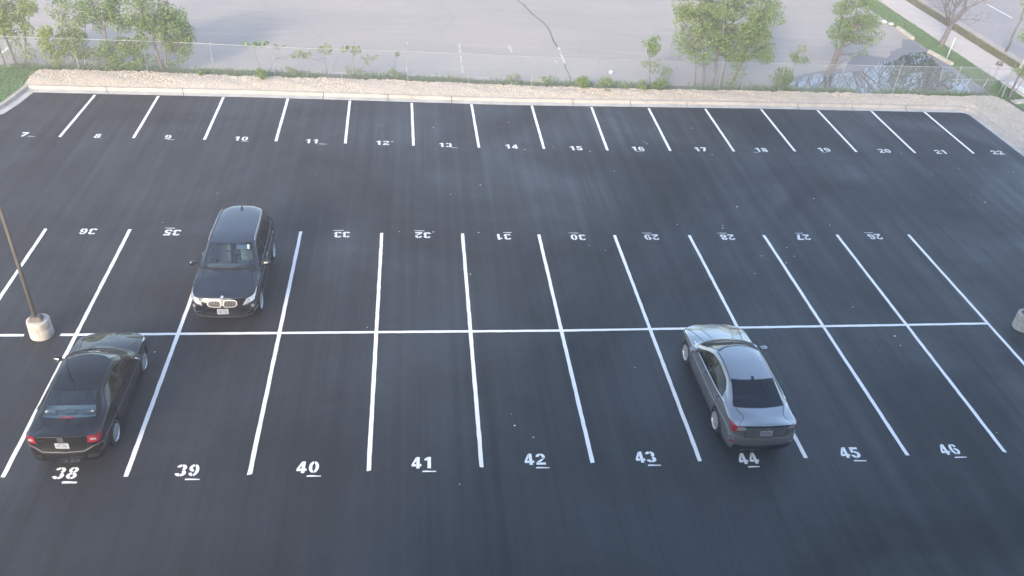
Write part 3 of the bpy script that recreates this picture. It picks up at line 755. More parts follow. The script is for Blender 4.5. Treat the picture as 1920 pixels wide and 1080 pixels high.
# ---- black SUV
def black_suv():
    root = empty('black_suv'); hw, F, Rr, xf = .94, 2.27, -2.39, 1.405; pm = M['jet_paint']
    cap_f = [-.14, -.12, -.04, 0, -.02, -.13]; cap_r = [.12, .12, .02, 0, .06, .10]
    def U(*p): return list(p)
    st = [
        dict(x=F, w=0., dx=cap_f, x11=F - .20, cap=1, zs={3: .52, 4: .70, 5: .955}),
        dict(x=F - .03, w=.52, dx=cap_f, x11=F - .30, cap=1, zs={3: .52, 4: .70, 5: .955}),
        dict(x=F - .17, w=.86, dx=cap_f, x11=F - .45, cap=1, zs={3: .52, 4: .71, 5: .94}),
        dict(x=F - .46, w=.97, dx=[0, 0, 0, 0, 0, -.04], x11=F - .66, zs={5: .97}),
        dict(x=xf + .05, w=1.0, x11=xf + .05, zs={5: 1.02}),
        dict(x=1.02, w=1.0, x11=1.25, zs={5: 1.05}),
        dict(x=.84, w=1.0, up=U((.84, .885, 1.085), (.84, .86, 1.10), (.85, .835, 1.115), (.90, .755, 1.13), (1.02, .40, 1.155), (1.06, 0, 1.165))),
        dict(x=.64, w=1.0, up=U((.64, .88, 1.09), (.62, .82, 1.20), (.61, .79, 1.24), (.66, .715, 1.27), (.80, .38, 1.30), (.84, 0, 1.31))),
        dict(x=.40, w=1.0, up=U((.40, .88, 1.095), (.38, .765, 1.36), (.36, .73, 1.41), (.42, .66, 1.435), (.56, .35, 1.47), (.60, 0, 1.48))),
        dict(x=.10, w=1.0, up=U((.10, .88, 1.10), (.08, .715, 1.51), (.09, .68, 1.565), (.14, .60, 1.595), (.28, .32, 1.62), (.32, 0, 1.63))),
        dict(x=-.22, w=1.0, up=U((-.22, .88, 1.11), (-.22, .70, 1.535), (-.22, .665, 1.595), (-.20, .59, 1.62), (-.16, .31, 1.645), (-.14, 0, 1.652))),
        dict(x=-.32, w=1.0, up=U((-.32, .88, 1.11), (-.32, .70, 1.535), (-.32, .665, 1.597), (-.32, .59, 1.622), (-.32, .31, 1.648), (-.32, 0, 1.655))),
        dict(x=-1.10, w=1.0, up=U((-1.10, .875, 1.13), (-1.10, .69, 1.515), (-1.10, .655, 1.585), (-1.10, .58, 1.61), (-1.10, .31, 1.635), (-1.10, 0, 1.642))),
        dict(x=-1.60, w=.99, up=U((-1.72, .855, 1.16), (-1.55, .68, 1.47), (-1.60, .635, 1.555), (-1.62, .565, 1.585), (-1.66, .30, 1.612), (-1.68, 0, 1.62))),
        dict(x=-1.85, w=.975, up=U((-1.92, .83, 1.15), (-1.86, .72, 1.36), (-1.92, .615, 1.50), (-1.97, .55, 1.535), (-2.06, .30, 1.565), (-2.08, 0, 1.575))),
        dict(x=-2.08, w=.95, zs={5: 1.08}, up=U((-2.13, .81, 1.11), (-2.14, .78, 1.14), (-2.16, .72, 1.17), (-2.20, .66, 1.19), (-2.27, .34, 1.20), (-2.29, 0, 1.205))),
        dict(x=Rr + .15, w=.86, dx=cap_r, x11=Rr + .13, cap=1, zs={3: .55, 4: .80, 5: 1.02}),
        dict(x=Rr + .03, w=.52, dx=cap_r, x11=Rr + .11, cap=1, zs={3: .55, 4: .80, 5: 1.05}),
        dict(x=Rr, w=0., dx=cap_r, x11=Rr + .10, cap=1, zs={3: .55, 4: .80, 5: 1.06}),
    ]
    c = dict(n=len(st), st=st, hw=hw, zb=.26, z3=.54, z4=.80, crown=.06, xf=xf, xr=-1.405,
             deck=[(F, .95), (F - .2, 1.0), (F - .45, 1.045), (1.4, 1.10), (1.06, 1.16), (-2.0, 1.2), (-2.29, 1.16), (Rr, 1.06)],
             zsh=([-2.4, -1.6, 0, 1.4, 2.27], [1.05, 1.06, 1.04, 1.0, .95]), ws=(6.28, 9), rw=(14, 15), sg=[(6.5, 10), (11, 14)],
             seat=.68, sx=-.02, dash=1.03, rw_=.36, ra=.415, rwm=M['privacy'], sgm=M['side_glass'], sgm2=M['privacy'],
             doors=[(6.1, 10.4, 6.1, 10.45), (10.55, 12.0, 10.6, 12.9)], rvm=(.46, 0, 1.46))
    S = car_surface(c); build_body(S, c, root, pm); glass_trim(S, c, root); doors(S, c, root, pm, M['silver_trim'])
    for xa in (c['xf'], c['xr']):
        for sd in (1, -1): make_wheel(root, xa, sd * (hw - .125), .36, .235, (5, True), sd)
    for sd in (1, -1): mirror(root, (S.at(7, 6, sd).x + .02, sd * (hw + .11), 1.17), sd, pm)
    interior(root, c)
    # nose
    for sd in (1, -1):
        h = patch(S, [(1.18, 4.16), (2.75, 4.50), (3.45, 5.02), (1.50, 4.70)], sd, .010, 16, 7).build('headlight', M['lamp_glass'], root, smooth=True, sharp=35)
        for u, r, v_ in ((1.55, .055, 4.44), (2.1, .06, 4.58)):
            fr = frame_at(S, u, v_, sd); mb = MB(); flat_on(mb, fr, ell(r, r * .95), .004, .016); 
            for k in range(16):
                o = ell(r * 1.12, r * 1.05, 16); a, b = o[k], o[(k + 1) % 16]; flat_on(mb, fr, [a, b, (b[0] * .86, b[1] * .86), (a[0] * .86, a[1] * .86)], .004, .021, 1)
            mb.build('headlight_bowl', [M['clear_lens'], M['chrome']], h)
        patch(S, [(2.62, 4.60), (3.0, 4.70), (3.22, 4.93), (2.8, 4.88)], sd, .017, 5, 4).build('turn_lens', M['amber'], h, smooth=True, sharp=35)
        mb = MB(); ribbon(S, [(1.15, 4.10), (2.0, 4.28), (2.85, 4.48)], .05, .008, sd, mb, step=12); mb.build('headlight_brow', M['black_trim'], root)
        patch(S, [(1.62, 3.62), (2.6, 3.75), (2.5, 3.98), (1.7, 3.92)], sd, .006, 8, 4).build('bumper_vent', M['black_trim'], root)
        fr = frame_at(S, 2.0, 3.78, sd); mb = MB(); flat_on(mb, fr, ell(.055, .05), .0, .016); mb.build('fog_lamp', M['clear_lens'], root)
        mb = MB(); ribbon(S, [(1.45, 4.10), (2.1, 4.16), (2.9, 4.3)], .016, .010, sd, mb); mb.build('bumper_crease', M['silver_dark'], root)
        patch(S, [(2.2, 2.5), (3.1, 2.6), (3.0, 2.85), (2.2, 2.8)], sd, .008, 6, 3).build('bumper_trim', M['silver_trim'], root)
        # kidney grille half
        pts = [(.08, 4.14), (.14, 4.05), (.40, 4.03), (.68, 4.08), (.80, 4.26), (.78, 4.50), (.64, 4.62), (.26, 4.64), (.11, 4.59), (.07, 4.35)]
        u0 = [a for a, b in pts]; mb = MB()
        patch(S, [(.09, 4.06), (.76, 4.12), (.76, 4.58), (.09, 4.61)], sd, .004, 6, 5, mb); 
        g = mb.build('grille', M['seam'], root)
        mb = MB(); ribbon(S, pts + [pts[0]], .026, .022, sd, mb, step=4); mb.build('grille_surround', M['silver_trim'], g, smooth=True, sharp=40)
        mb = MB()
        for k in range(8):
            u = .14 + k * .082; ribbon(S, [(u, 4.08), (u, 4.60)], .014, .016, sd, mb, step=4)
        mb.build('grille_slats', M['slat'], g)
    mb = MB(); patch(S, [(0, 2.55), (1.5, 2.55), (1.45, 3.05), (0, 3.05)], 1, .004, 10, 4, mb, both=True); mb.build('lower_intake', M['black_trim'], root)
    mb = MB()
    for sd in (1, -1): ribbon(S, [(0, 2.25), (1.4, 2.25), (2.1, 2.35)], .05, .010, sd, mb)
    mb.build('skid_strip', M['silver_dark'], root)
    add_plate(root, frame_at(S, .001, 3.32), 5)
    # roundel on the bonnet lip
    p = S.at(.001, 6.4); n = Vector((.55, 0, .83)).normalized(); a = Vector((0, 1, 0)); b = n.cross(a)
    fr = (p + n * .004, n, a, b); mb = MB(); rr = .05
    flat_on(mb, fr, ell(rr, rr, 24), -.01, .008, 0)
    for q in range(4):
        arc = [(0, 0)] + [(rr * .62 * math.cos(R(90 * q + 9 * k)), rr * .62 * math.sin(R(90 * q + 9 * k))) for k in range(11)]
        flat_on(mb, fr, arc, .006, .011, 1 + q % 2)
    o = ell(rr, rr, 24)
    for k in range(24):
        a_, b_ = o[k], o[(k + 1) % 24]; flat_on(mb, fr, [a_, b_, (b_[0] * .86, b_[1] * .86), (a_[0] * .86, a_[1] * .86)], .0, .012, 3)
    mb.build('badge', [M['black_trim'], M['white_mark'], M['blue_mark'], M['chrome']], root)
    mb = MB()
    for sd in (1, -1):
        ribbon(S, [(1.2, 5.55), (2.2, 5.35), (3.2, 5.75), (5.2, 6.6), (6.0, 8.6), (6.1, 11)], .013, .003, sd, mb, step=16)
    mb.build('bonnet_gap', M['seam'], root)
    for sd in (1, -1):
        mb = MB(); ribbon(S, [(1.6, 8.2), (3, 8.8), (5.9, 9.3)], .05, .010, sd, mb, step=16); mb.build('bonnet_crease', pm, root, smooth=True, sharp=50)
        mb = MB(); mb.tube([S.at(9.2 + .25 * k, 8.25, sd) + Vector((0, 0, .012 if k in (0, 18) else .035)) for k in range(19)], .017, 8)
        mb.build('roof_rail', M['silver_trim'], root, smooth=True)
        mb = MB(); ribbon(S, [(6.2, 6.0), (9, 6.0), (11, 6.0), (13.6, 6.03)], .022, .009, sd, mb, step=14); mb.build('window_strip', M['silver_trim'], root)
        mb = MB(); ribbon(S, [(4.9, 2.25), (11.6, 2.25)], .12, .008, sd, mb, step=30); mb.build('sill_trim', M['black_trim'], root)
        mb = MB(); ribbon(S, [(6.2, 4.6), (12.4, 4.68), (15, 4.8)], .02, .008, sd, mb, step=24, skip=lambda p: math.hypot(p.x + 1.405, p.z - .36) < .42); mb.build('side_crease', pm, root, smooth=True, sharp=40)
        patch(S, [(15.2, 4.6), (16.5, 4.5), (16.5, 4.98), (15.2, 5.2)], sd, .01, 8, 5).build('tail_light', M['red_lens'], root, smooth=True, sharp=35)
    mb = MB(); patch(S, [(6.04, 9.0), (6.3, 9.0), (6.3, 11), (6.04, 11)], 1, .003, 4, 12, mb, both=True); mb.build('wiper_cowl', M['black_trim'], root)
    mb = MB()
    for sd, va, vb in ((1, 10.6, 9.4), (-1, 11, 9.9)):
        pa, pb = S.at(6.3, va, sd) + Vector((.0, 0, .025)), S.at(6.5, vb, sd) + Vector((.0, 0, .025)); mb.tube([pa, pb], .012, 6)
    mb.build('wiper', M['black_trim'], root)
    rbox('sun_visor', (S.at(8.72, 10).x - .02, .36, S.at(8.72, 10.1).z - .05), (.14, .38, .02), M['visor'], root, .008, 2, (0, R(32), 0))
    p = S.at(13.2, 11); mb = MB()
    mb.add([p + Vector(v) for v in ((.12, .03, -.01), (.12, -.03, -.01), (-.10, -.035, -.015), (-.10, .035, -.015), (-.09, .008, .075), (-.09, -.008, .075), (-.03, .006, .07), (-.03, -.006, .07))],
           [(0, 3, 4, 6), (1, 7, 5, 2), (0, 6, 7, 1), (3, 2, 5, 4), (6, 4, 5, 7)])
    mb.build('roof_aerial', M['black_trim'], root)
    return root

SPLIT = {'window_seal', 'side_window_frame', 'wheel_arch_liner', 'door_gap', 'chrome_belt_strip', 'boot_gap', 'bumper_crease', 'plate_recess', 'bonnet_gap', 'bonnet_crease',
         'wiper', 'roof_gutter', 'brake_light', 'bumper_vent', 'skid_strip', 'lower_intake', 'grille', 'lower_bumper', 'boot_lip_shadow_gap', 'wiper_cowl'}
def split_loose(root):
    for o in list(root.children_recursive):
        if o.type != 'MESH' or o.name.split('.')[0] not in SPLIT: continue
        bm = bmesh.new(); bm.from_mesh(o.data); bmesh.ops.remove_doubles(bm, verts=bm.verts, dist=.0005)
        seen = set(); comps = []
        for v in bm.verts:
            if v in seen: continue
            st = [v]; comp = []; seen.add(v)
            while st:
                q = st.pop(); comp.append(q)
                for e in q.link_edges:
                    k = e.other_vert(q)
                    if k not in seen: seen.add(k); st.append(k)
            comps.append(comp)
        if len(comps) < 2:
            bm.free(); continue
        sm = o.data.polygons[0].use_smooth; base = o.name.split('.')[0]
        for comp in comps:
            ix = {v: i for i, v in enumerate(comp)}; mb = MB()
            mb.v = [tuple(v.co) for v in comp]; mb.f = [tuple(ix[v] for v in f.verts) for f in bm.faces if f.verts[0] in ix]; mb.mi = [0] * len(mb.f)
            if mb.f: mb.build(base, o.data.materials[0], o.parent, smooth=sm)
        bm.free(); bpy.data.objects.remove(o)

suv = black_suv(); suv.location = (3.96, 2.45, .006); suv.rotation_euler = (0, 0, -PI / 2)
tag(suv, 'black SUV facing the camera with twin chrome-rimmed grilles, parked alone above the long cross line', 'car', 'cars parked in the lot')
civ = black_sedan(); civ.location = (1.38, -3.02, .006); civ.rotation_euler = (0, 0, PI / 2)
tag(civ, 'black sedan seen from behind in stall 38 beside the lamp post', 'car', 'cars parked in the lot')
son = grey_sedan(); son.location = (17.97, -2.98, .006); son.rotation_euler = (0, 0, PI / 2 + R(.8))
tag(son, 'grey metallic sedan with dark rear window parked in stall 44', 'car', 'cars parked in the lot')

for q in (suv, civ, son): split_loose(q)
# ------------------------------------------------------------------ ground
def pnoise(x, s=0):
    return math.sin(x * 1.7 + s) * .5 + math.sin(x * 4.3 + s * 2.1) * .3 + math.sin(x * 9.7 + s * .7) * .2
sheet('ground', [(-140, -70), (160, -70), (160, 210), (-140, 210)], -.05, M['dirt'])
lot = sheet('parking_lot', [(-7.05, 17.22), (-7.2, 15.9), (-7.42, 14.9), (-8.3, 14.1), (-30, 13.6), (-30, -19.9), (60, -19.9), (60, -12), (36.35, -12), (36.38, 16.9), (36.25, 17.14), (36.0, 17.22), (25, 17.14), (14, 16.94), (2.4, 17.2)], 0, M['asphalt'])
sheet('neighbouring_lot', [(-60, 20.55), (2, 20.42), (11, 20.08), (17, 19.8), (24, 19.9), (27, 19.5), (39.25, 19.2), (39.2, 31), (39.15, 60), (39.1, 200), (-60, 200)], -.03, M['oldlot'])
sheet('street', [(44.38, -40), (62, -40), (62, 200), (44.38, 200)], -.042, M['road'])
sheet('lawn_strip', [(39.18, 19.0), (40.75, 19.0), (40.75, 200), (39.1, 200)], -.02, M['turf'])
sheet('lawn_strip', [(39.7, -40), (40.75, -40), (40.75, 18.99), (39.7, 18.99)], -.02, M['turf'])
sheet('verge', [(42.83, -40), (43.72, -40), (43.72, 200), (42.83, 200)], -.015, M['verge'])
sheet('lawn', [(-40, 14.2), (-8.2, 14.3), (-7.85, 15.9), (-7.62, 17.72), (-7.66, 19.7), (-9, 20.2), (-40, 20.4)], .06, M['turf'])
mb = MB()
for k in range(60):
    y0 = -40 + k * 1.83; mb.box((41.79, y0 + .91, -.03), (2.05, 1.815, .07))
for k in range(40):
    y0 = 69.8 + k * 3; mb.box((41.79, y0 + 1.5, -.03), (2.05, 2.98, .07))
tag(mb.build('sidewalk', M['sidewalk']), kind='structure')
mb = MB()
for k in range(80): mb.box((43.81, -40 + k * 3.05 + 1.52, -.0), (.18, 3.035, .16)); mb.box((44.14, -40 + k * 3.05 + 1.52, -.035), (.48, 3.035, .05))
tag(mb.build('street_kerb', M['kerb']), kind='structure')

# kerb and gutter round the lot: sections of real kerb with open joints
def kerb_run(name, pts, sec=3.0, close=False):
    """pts run along the asphalt edge, lot on the right-hand side; gutter then kerb grow to the left"""
    mg, mk, mj = MB(), MB(), MB()
    P = [Vector((*p, 0)) for p in pts]
    # offset polyline
    def offs(d):
        out = []
        for i, p in enumerate(P):
            n = Vector((0, 0, 0))
            if i: t = (p - P[i - 1]).normalized(); n += Vector((-t.y, t.x, 0))
            if i < len(P) - 1: t = (P[i + 1] - p).normalized(); n += Vector((-t.y, t.x, 0))
            n.normalize()
            if 0 < i < len(P) - 1:
                t = (p - P[i - 1]).normalized(); c = max(.5, n.dot(Vector((-t.y, t.x, 0)))); n /= c
            out.append(p + n * d)
        return out
    prof = [(0, -.03), (0, .006), (.30, .018), (.33, .03), (.36, .13), (.385, .15), (.53, .15), (.55, .135), (.55, -.03)]
    rows = [offs(d) for d, z in prof]
    for i in range(len(P) - 1):
        L = (P[i + 1] - P[i]).length; n = max(1, round(L / sec))
        for k in range(n):
            g = .016 / L
            t0, t1 = k / n + (g if k else 0), (k + 1) / n - (g if k < n - 1 else 0)
            for a, b, m in ((0, 2, mg), (2, len(prof) - 1, mk)):
                vs = []
                for t in (t0, t1):
                    for q in range(a, b + 1):
                        v = rows[q][i] * (1 - t) + rows[q][i + 1] * t; vs.append((v.x, v.y, prof[q][1]))
                w_ = b - a + 1
                m.add(vs, [(q, q + w_, q + w_ + 1, q + 1) for q in range(w_ - 1)] + [tuple(range(w_)), tuple(range(2 * w_ - 1, w_ - 1, -1))])
    o1 = mg.build(name.replace('kerb', 'gutter'), M['gutter']); o2 = mk.build(name, M['kerb'])
    for o in (o1, o2):
        bm = bmesh.new(); bm.from_mesh(o.data); bmesh.ops.recalc_face_normals(bm, faces=bm.faces); bm.to_mesh(o.data); bm.free(); o['kind'] = 'structure'
edge_pts = [(36.36, -12), (36.36, 4), (36.36, 16.85), (36.28, 17.1), (36.05, 17.19), (25, 17.14), (14, 16.94), (2.4, 17.2), (-7.05, 17.22), (-7.2, 15.9), (-7.42, 14.9), (-8.3, 14.12), (-12, 13.9), (-30, 13.6)]
kerb_run('kerb', edge_pts[::-1])

# stall lines, cross line and numbers: paint on the lot
def stripe(name, a, b, wd=.105, z=.004, m='paint', rough=.006, parent=lot):
    a, b = Vector((*a, 0)), Vector((*b, 0)); t = (b - a); L = t.length; t.normalize(); n = Vector((-t.y, t.x, 0)); k = max(2, int(L / .22))
    ls, rs = [], []
    for i in range(k + 1):
        p = a + t * (L * i / k); e0, e1 = rng.uniform(-rough, rough), rng.uniform(-rough, rough)
        tt = t * (rng.uniform(-.02, .02) if i in (0, k) else 0)
        ls.append(p + n * (wd / 2 + e0) + tt); rs.append(p - n * (wd / 2 + e1) - tt)
    mb = MB(); mb.add([(p.x, p.y, z) for p in ls + rs], [(k + 1 + i, k + 2 + i, i + 1, i) for i in range(k)])
    return mb.build(name, M[m], parent)
near = [((-2.74, 5.68), (-2.70, -5.42)), ((-.07, 5.67), (-.03, -5.42)), ((2.72, 5.6), (2.69, -5.50)), ((5.53, 5.58), (5.49, -5.54)), ((8.26, 5.5), (8.26, -5.52)), ((11.03, 5.49), (10.97, -5.5)),
        ((13.70, 5.44), (13.72, -5.45)), ((16.40, 5.42), (16.45, -5.49)), ((19.13, 5.44), (19.23, -5.48)), ((21.91, 5.46), (21.97, -5.48)), ((24.71, 5.52), (24.68, -5.46)), ((27.50, 5.55), (27.42, -5.46))]
for a, b in near: stripe('stall_line', a, b)
stripe('cross_line', (-1.42, -.09), (-5.5, -.09), .105, .0075)
for a, b in (((-.46, -.09), (8.25, -.09)), ((8.25, -.09), (13.67, -.09)), ((13.67, -.09), (27.42, .09))): stripe('cross_line', a, b, .105, .0075)
far = [((-4.46, 17.07), (-4.55, 12.74)), ((-1.8, 17.1), (-1.76, 12.75)), ((.97, 17.14), (.99, 12.71)), ((3.77, 17.12), (3.80, 12.67)), ((6.51, 17.03), (6.58, 12.57)), ((9.28, 16.93), (9.35, 12.47)), ((11.99, 16.9), (12.04, 12.37)),
       ((14.77, 16.9), (14.76, 12.36)), ((17.56, 16.88), (17.45, 12.3)), ((20.28, 16.9), (20.18, 12.35)), ((23.03, 16.98), (22.99, 12.39)), ((25.81, 17.06), (25.77, 12.49)), ((28.64, 17.1), (28.59, 12.53)), ((31.38, 17.12), (31.31, 12.52)), ((34.14, 17.16), (34.10, 12.56))]
for a, b in far: stripe('stall_line', a, b, .11)

def ringp(cx, cy, RX, RY, rx, ry, a0, a1, n=10):
    o = [(cx + RX * math.cos(R(a0 + (a1 - a0) * k / n)), cy + RY * math.sin(R(a0 + (a1 - a0) * k / n))) for k in range(n + 1)]
    i = [(cx + rx * math.cos(R(a0 + (a1 - a0) * k / n)), cy + ry * math.sin(R(a0 + (a1 - a0) * k / n))) for k in range(n + 1)]
    return [[o[k], o[k + 1], i[k + 1], i[k]] for k in range(n)]
def digit(d):
    q = []
    if d == 0: q = ringp(.5, .5, .5, .5, .17, .33, -83, 83) + ringp(.5, .5, .5, .5, .17, .33, 97, 263)
    if d == 1: q = [[(.42, 0), (.78, 0), (.78, 1), (.42, 1)], [(.39, .98), (.39, .70), (.08, .70), (.12, .82), (.26, .90)]]
    if d == 2: q = ringp(.5, .68, .5, .32, .16, .15, -15, 86) + ringp(.5, .68, .5, .32, .16, .15, 95, 175) + [[(.95, .58), (.62, .52), (.0, .22), (.44, .22)], [(0, 0), (1, 0), (1, .19), (0, .19)]]
    if d == 3: q = ringp(.46, .73, .5, .27, .14, .10, -66, 86) + ringp(.46, .73, .5, .27, .14, .10, 97, 172) + ringp(.46, .28, .54, .28, .16, .10, -86, 66) + ringp(.46, .28, .54, .28, .16, .10, 188, 264)
    if d == 4: q = [[(.48, 0), (.82, 0), (.82, 1), (.48, 1)], [(.45, 1), (.45, .64), (.24, .38), (.45, .38), (.45, .18), (0, .18), (0, .36)], [(.84, .18), (1, .18), (1, .38), (.84, .38)]]
    if d == 5: q = [[(.08, .80), (.98, .80), (.98, 1), (.08, 1)], [(.08, .46), (.40, .54), (.40, .78), (.08, .78)]] + ringp(.46, .32, .54, .32, .18, .14, -86, 108) + ringp(.46, .32, .54, .32, .18, .14, 190, 266)
    if d == 6: q = ringp(.5, .5, .5, .5, .17, .34, 97, 262) + ringp(.52, .31, .48, .31, .15, .13, -84, 94) + ringp(.5, .6, .5, .4, .2, .22, 22, 84)
    if d == 7: q = [[(0, .78), (1, .78), (1, 1), (0, 1)], [(.98, .76), (.56, .76), (.16, 0), (.56, 0)]]
    if d == 8: q = ringp(.5, .75, .45, .25, .13, .10, -84, 84) + ringp(.5, .75, .45, .25, .13, .10, 96, 264) + ringp(.5, .27, .5, .27, .15, .11, -84, 84) + ringp(.5, .27, .5, .27, .15, .11, 96, 264)
    if d == 9: q = [[(1 - x, 1 - y) for x, y in p] for p in digit(6)]
    return q
def number(n, x, y, flip=False, under=None, dh=.375, dw=.235):
    mb = MB(); s = str(n); gap = .048; W = len(s) * dw + (len(s) - 1) * gap; sg = -1 if flip else 1
    a = rng.uniform(-.03, .03); ca, sa = math.cos(a) * sg, math.sin(a) * sg
    def put(px, py, z): return (x + px * ca - py * sa, y + px * sa + py * ca, z)
    for i, ch in enumerate(s):
        x0 = -W / 2 + i * (dw + gap)
        for p in digit(int(ch)):
            mb.add([put(x0 + u * dw, (v - .5) * dh, .004) for u, v in p], [tuple(range(len(p)))])
    if under:
        u0, u1, yy, th = under; k = 6; up, lo = [], []
        for i in range(k + 1):
            px = u0 + (u1 - u0) * i / k; up.append(put(px, yy + th / 2 * (.4 + .6 * math.sin(PI * min(1, .25 + i / k))) + rng.uniform(-.004, .004), .004)); lo.append(put(px, yy - th / 2, .004))
        mb.add(up + lo, [(k + 1 + i, k + 2 + i, i + 1, i) for i in range(k)])
    o = mb.build('stall_number', M['thinpaint'] if (flip or n < 30) else M['paint'], lot)
    bm = bmesh.new(); bm.from_mesh(o.data)
    for f in bm.faces:
        f.normal_update()
        if f.normal.z < 0: f.normal_flip()
    bm.to_mesh(o.data); bm.free()
    o['label'] = 'white stencilled stall number %d' % n
for n, (x, y) in zip(range(38, 47), [(1.33, -5.34), (4.05, -5.35), (6.82, -5.35), (9.54, -5.30), (12.30, -5.28), (15.09, -5.30), (17.71, -5.44), (20.46, -5.33), (23.2, -5.31)]):
    number(n, x, y, under=(.0 if n not in (44,) else -.10, .33 if n != 44 else .2, -.285, .045 if n != 38 else .07))
for n, (x, y) in zip([36, 35, 34, 33, 32, 31, 30, 29, 28, 27, 26], [(-1.37, 5.52), (1.33, 5.47), (4.1, 5.42), (6.92, 5.38), (9.66, 5.37), (12.44, 5.28), (15.07, 5.27), (17.72, 5.29), (20.51, 5.31), (23.35, 5.33), (26.13, 5.39)]):
    number(n, x, y, True, under={36: None, 35: (-.02, .3, -.28, .04), 34: None, 31: (-.32, -.02, -.28, .04), 27: (-.1, .2, -.28, .03)}.get(n, (-.05, .30, -.28, .035)))
for n, (x, y) in zip(range(7, 23), [(-5.93, 12.94), (-3.16, 12.9), (-.46, 12.91), (2.4, 12.87), (5.24, 12.72), (8.08, 12.68), (10.66, 12.57), (13.41, 12.52), (16.13, 12.46), (18.8, 12.51), (21.55, 12.55), (24.27, 12.59), (27.16, 12.7), (29.95, 12.69), (32.59, 12.67), (35.31, 12.71)]):
    number(n, x, y, under={7: (.18, .46, -.18, .035), 8: (.18, .26, -.25, .02), 9: (.02, .30, -.24, .035), 10: (.05, .33, -.25, .03), 11: (.30, .62, -.24, .04), 12: (.40, .47, .16, .03), 13: (.24, .5, -.24, .03), 14: (.5, .56, -.26, .05), 15: (.52, .58, -.3, .04), 16: (-.15, .25, -.27, .02),
        18: (-.42, -.18, -.25, .03), 19: (-.2, .05, -.28, .02)}.get(n), dh=.38, dw=.25)

mb = MB()
for x, y in [(10.41, -6.03), (11.92, -4.08), (12.35, -4.52), (23.99, -.97), (-.53, 14.15), (-.16, 13.74), (.66, 13.78), (0, 14.83), (5.93, 13.42), (10.21, 14.3), (10.02, 5.58), (11.59, 5.56), (20.58, 6.13), (22.47, 4.63), (21.35, 4.07), (20.73, 2.97), (20.52, 5.94), (18.89, 6.19), (30.65, 12.5), (31.74, 13.57),
             (19.23, 13.15), (19.31, 13.0), (21.92, 12.05), (22.24, 12.73), (15.17, 12.53), (8.47, 12.8), (31.03, 10.47), (34.93, 10.82), (31.77, 8.71), (29.74, 7.58), (1.5, -.33), (2.26, -.89)] + [(rng.uniform(-5, 34), rng.uniform(-6, 16)) for _ in range(40)]:
    r = rng.uniform(.015, .035); k = rng.randint(4, 6); a0 = rng.random() * 6
    mb.add([(x + r * rng.uniform(.6, 1.4) * math.cos(a0 + 2 * PI * i / k), y + r * rng.uniform(.5, 1) * math.sin(a0 + 2 * PI * i / k), .005) for i in range(k)] + [(x, y, .005 + r * .5)], [(i, (i + 1) % k, k) for i in range(k)])
o = mb.build('paint_specks', M['paint'], lot); o['kind'] = 'stuff'

# old lot: worn lines, sealed crack
OL = bpy.data.objects['neighbouring_lot']; zl = -.026
def old_stripe(a, b, wd=.11, keep=.6):
    a, b = Vector((*a, 0)), Vector((*b, 0)); L = (b - a).length; n = int(L / .13); mb = MB(); t = (b - a).normalized(); m = Vector((-t.y, t.x, 0)) * wd / 2
    run = True
    for i in range(n):
        if rng.random() < .22: run = rng.random() < keep
        if run:
            p, q = a + t * (L * i / n), a + t * (L * (i + 1) / n); e = m * rng.uniform(.5, 1)
            mb.add([(v.x, v.y, zl) for v in (p - e, q - e, q + e, p + e)], [(0, 1, 2, 3)])
    if mb.f: mb.build('worn_stall_line', M['oldpaint'], OL)
for x, k in ((9.05, .3), (11.8, .35), (14.5, .3)): old_stripe((x, 25.2), (x - .02, 20.9), keep=k)
for a, b in ((25.1, 24.55), (24.4, 24.1), (24.0, 22.65)): stripe('worn_stall_line', (17.16, a), (17.14, b), .14, zl + .003, 'oldpaint', .012, OL)
stripe('worn_stall_line', (14.47, 25.2), (14.53, 24.1), .12, zl, 'oldpaint', .015, OL)
stripe('worn_stall_line', (-10.15, 21.5), (-10.02, 23.8), .12, zl, 'paint', .006, OL)
stripe('worn_stall_line', (-12.85, 21.5), (-12.75, 25.8), .12, zl, 'paint', .006, OL)
stripe('worn_stall_line', (16.68, 23.07), (16.78, 22.66), .09, zl, 'oldpaint', .02, OL)
cr = [(15.2, 36.5), (15.5, 34.4), (15.84, 33.51), (16.18, 32.67), (16.36, 31.41), (16.69, 30.11), (16.96, 29.24), (17.13, 27.92), (17.10, 26.46), (17.17, 24.91), (17.22, 24.08), (17.20, 22.64), (17.18, 21.27), (17.25, 20.1)]
pts = []
for i in range(len(cr) - 1):
    for k in range(6):
        t = k / 6; pts.append((cr[i][0] * (1 - t) + cr[i + 1][0] * t + rng.uniform(-.03, .03) - .07, cr[i][1] * (1 - t) + cr[i + 1][1] * t))
mb = MB(); n = len(pts); mb.add([(x + s * rng.uniform(.022, .055), y, zl + .002) for s in (-1, 1) for x, y in pts], [(i + 1, i, n + i, n + i + 1) for i in range(n - 1)])
o = mb.build('sealed_crack', M['tar'], OL); 
mb = MB()
for k in range(26):          # blown sand along the old kerb line
    x = rng.uniform(-3, 17.5); y = 20.55 + rng.uniform(0, .25) - .03 * max(0, x - 2); a, b = rng.uniform(.25, 1.1), rng.uniform(.05, .16); m = 12
    mb.add([(x + a * math.cos(2 * PI * i / m) * rng.uniform(.7, 1), y + b * math.sin(2 * PI * i / m) * rng.uniform(.6, 1), zl + .001 + k * .00005) for i in range(m)], [tuple(range(m))])
o = mb.build('sand_drift', mat('blown_sand', (.46, .41, .34), .95, var=.15, vscale=4)); o['kind'] = 'stuff'
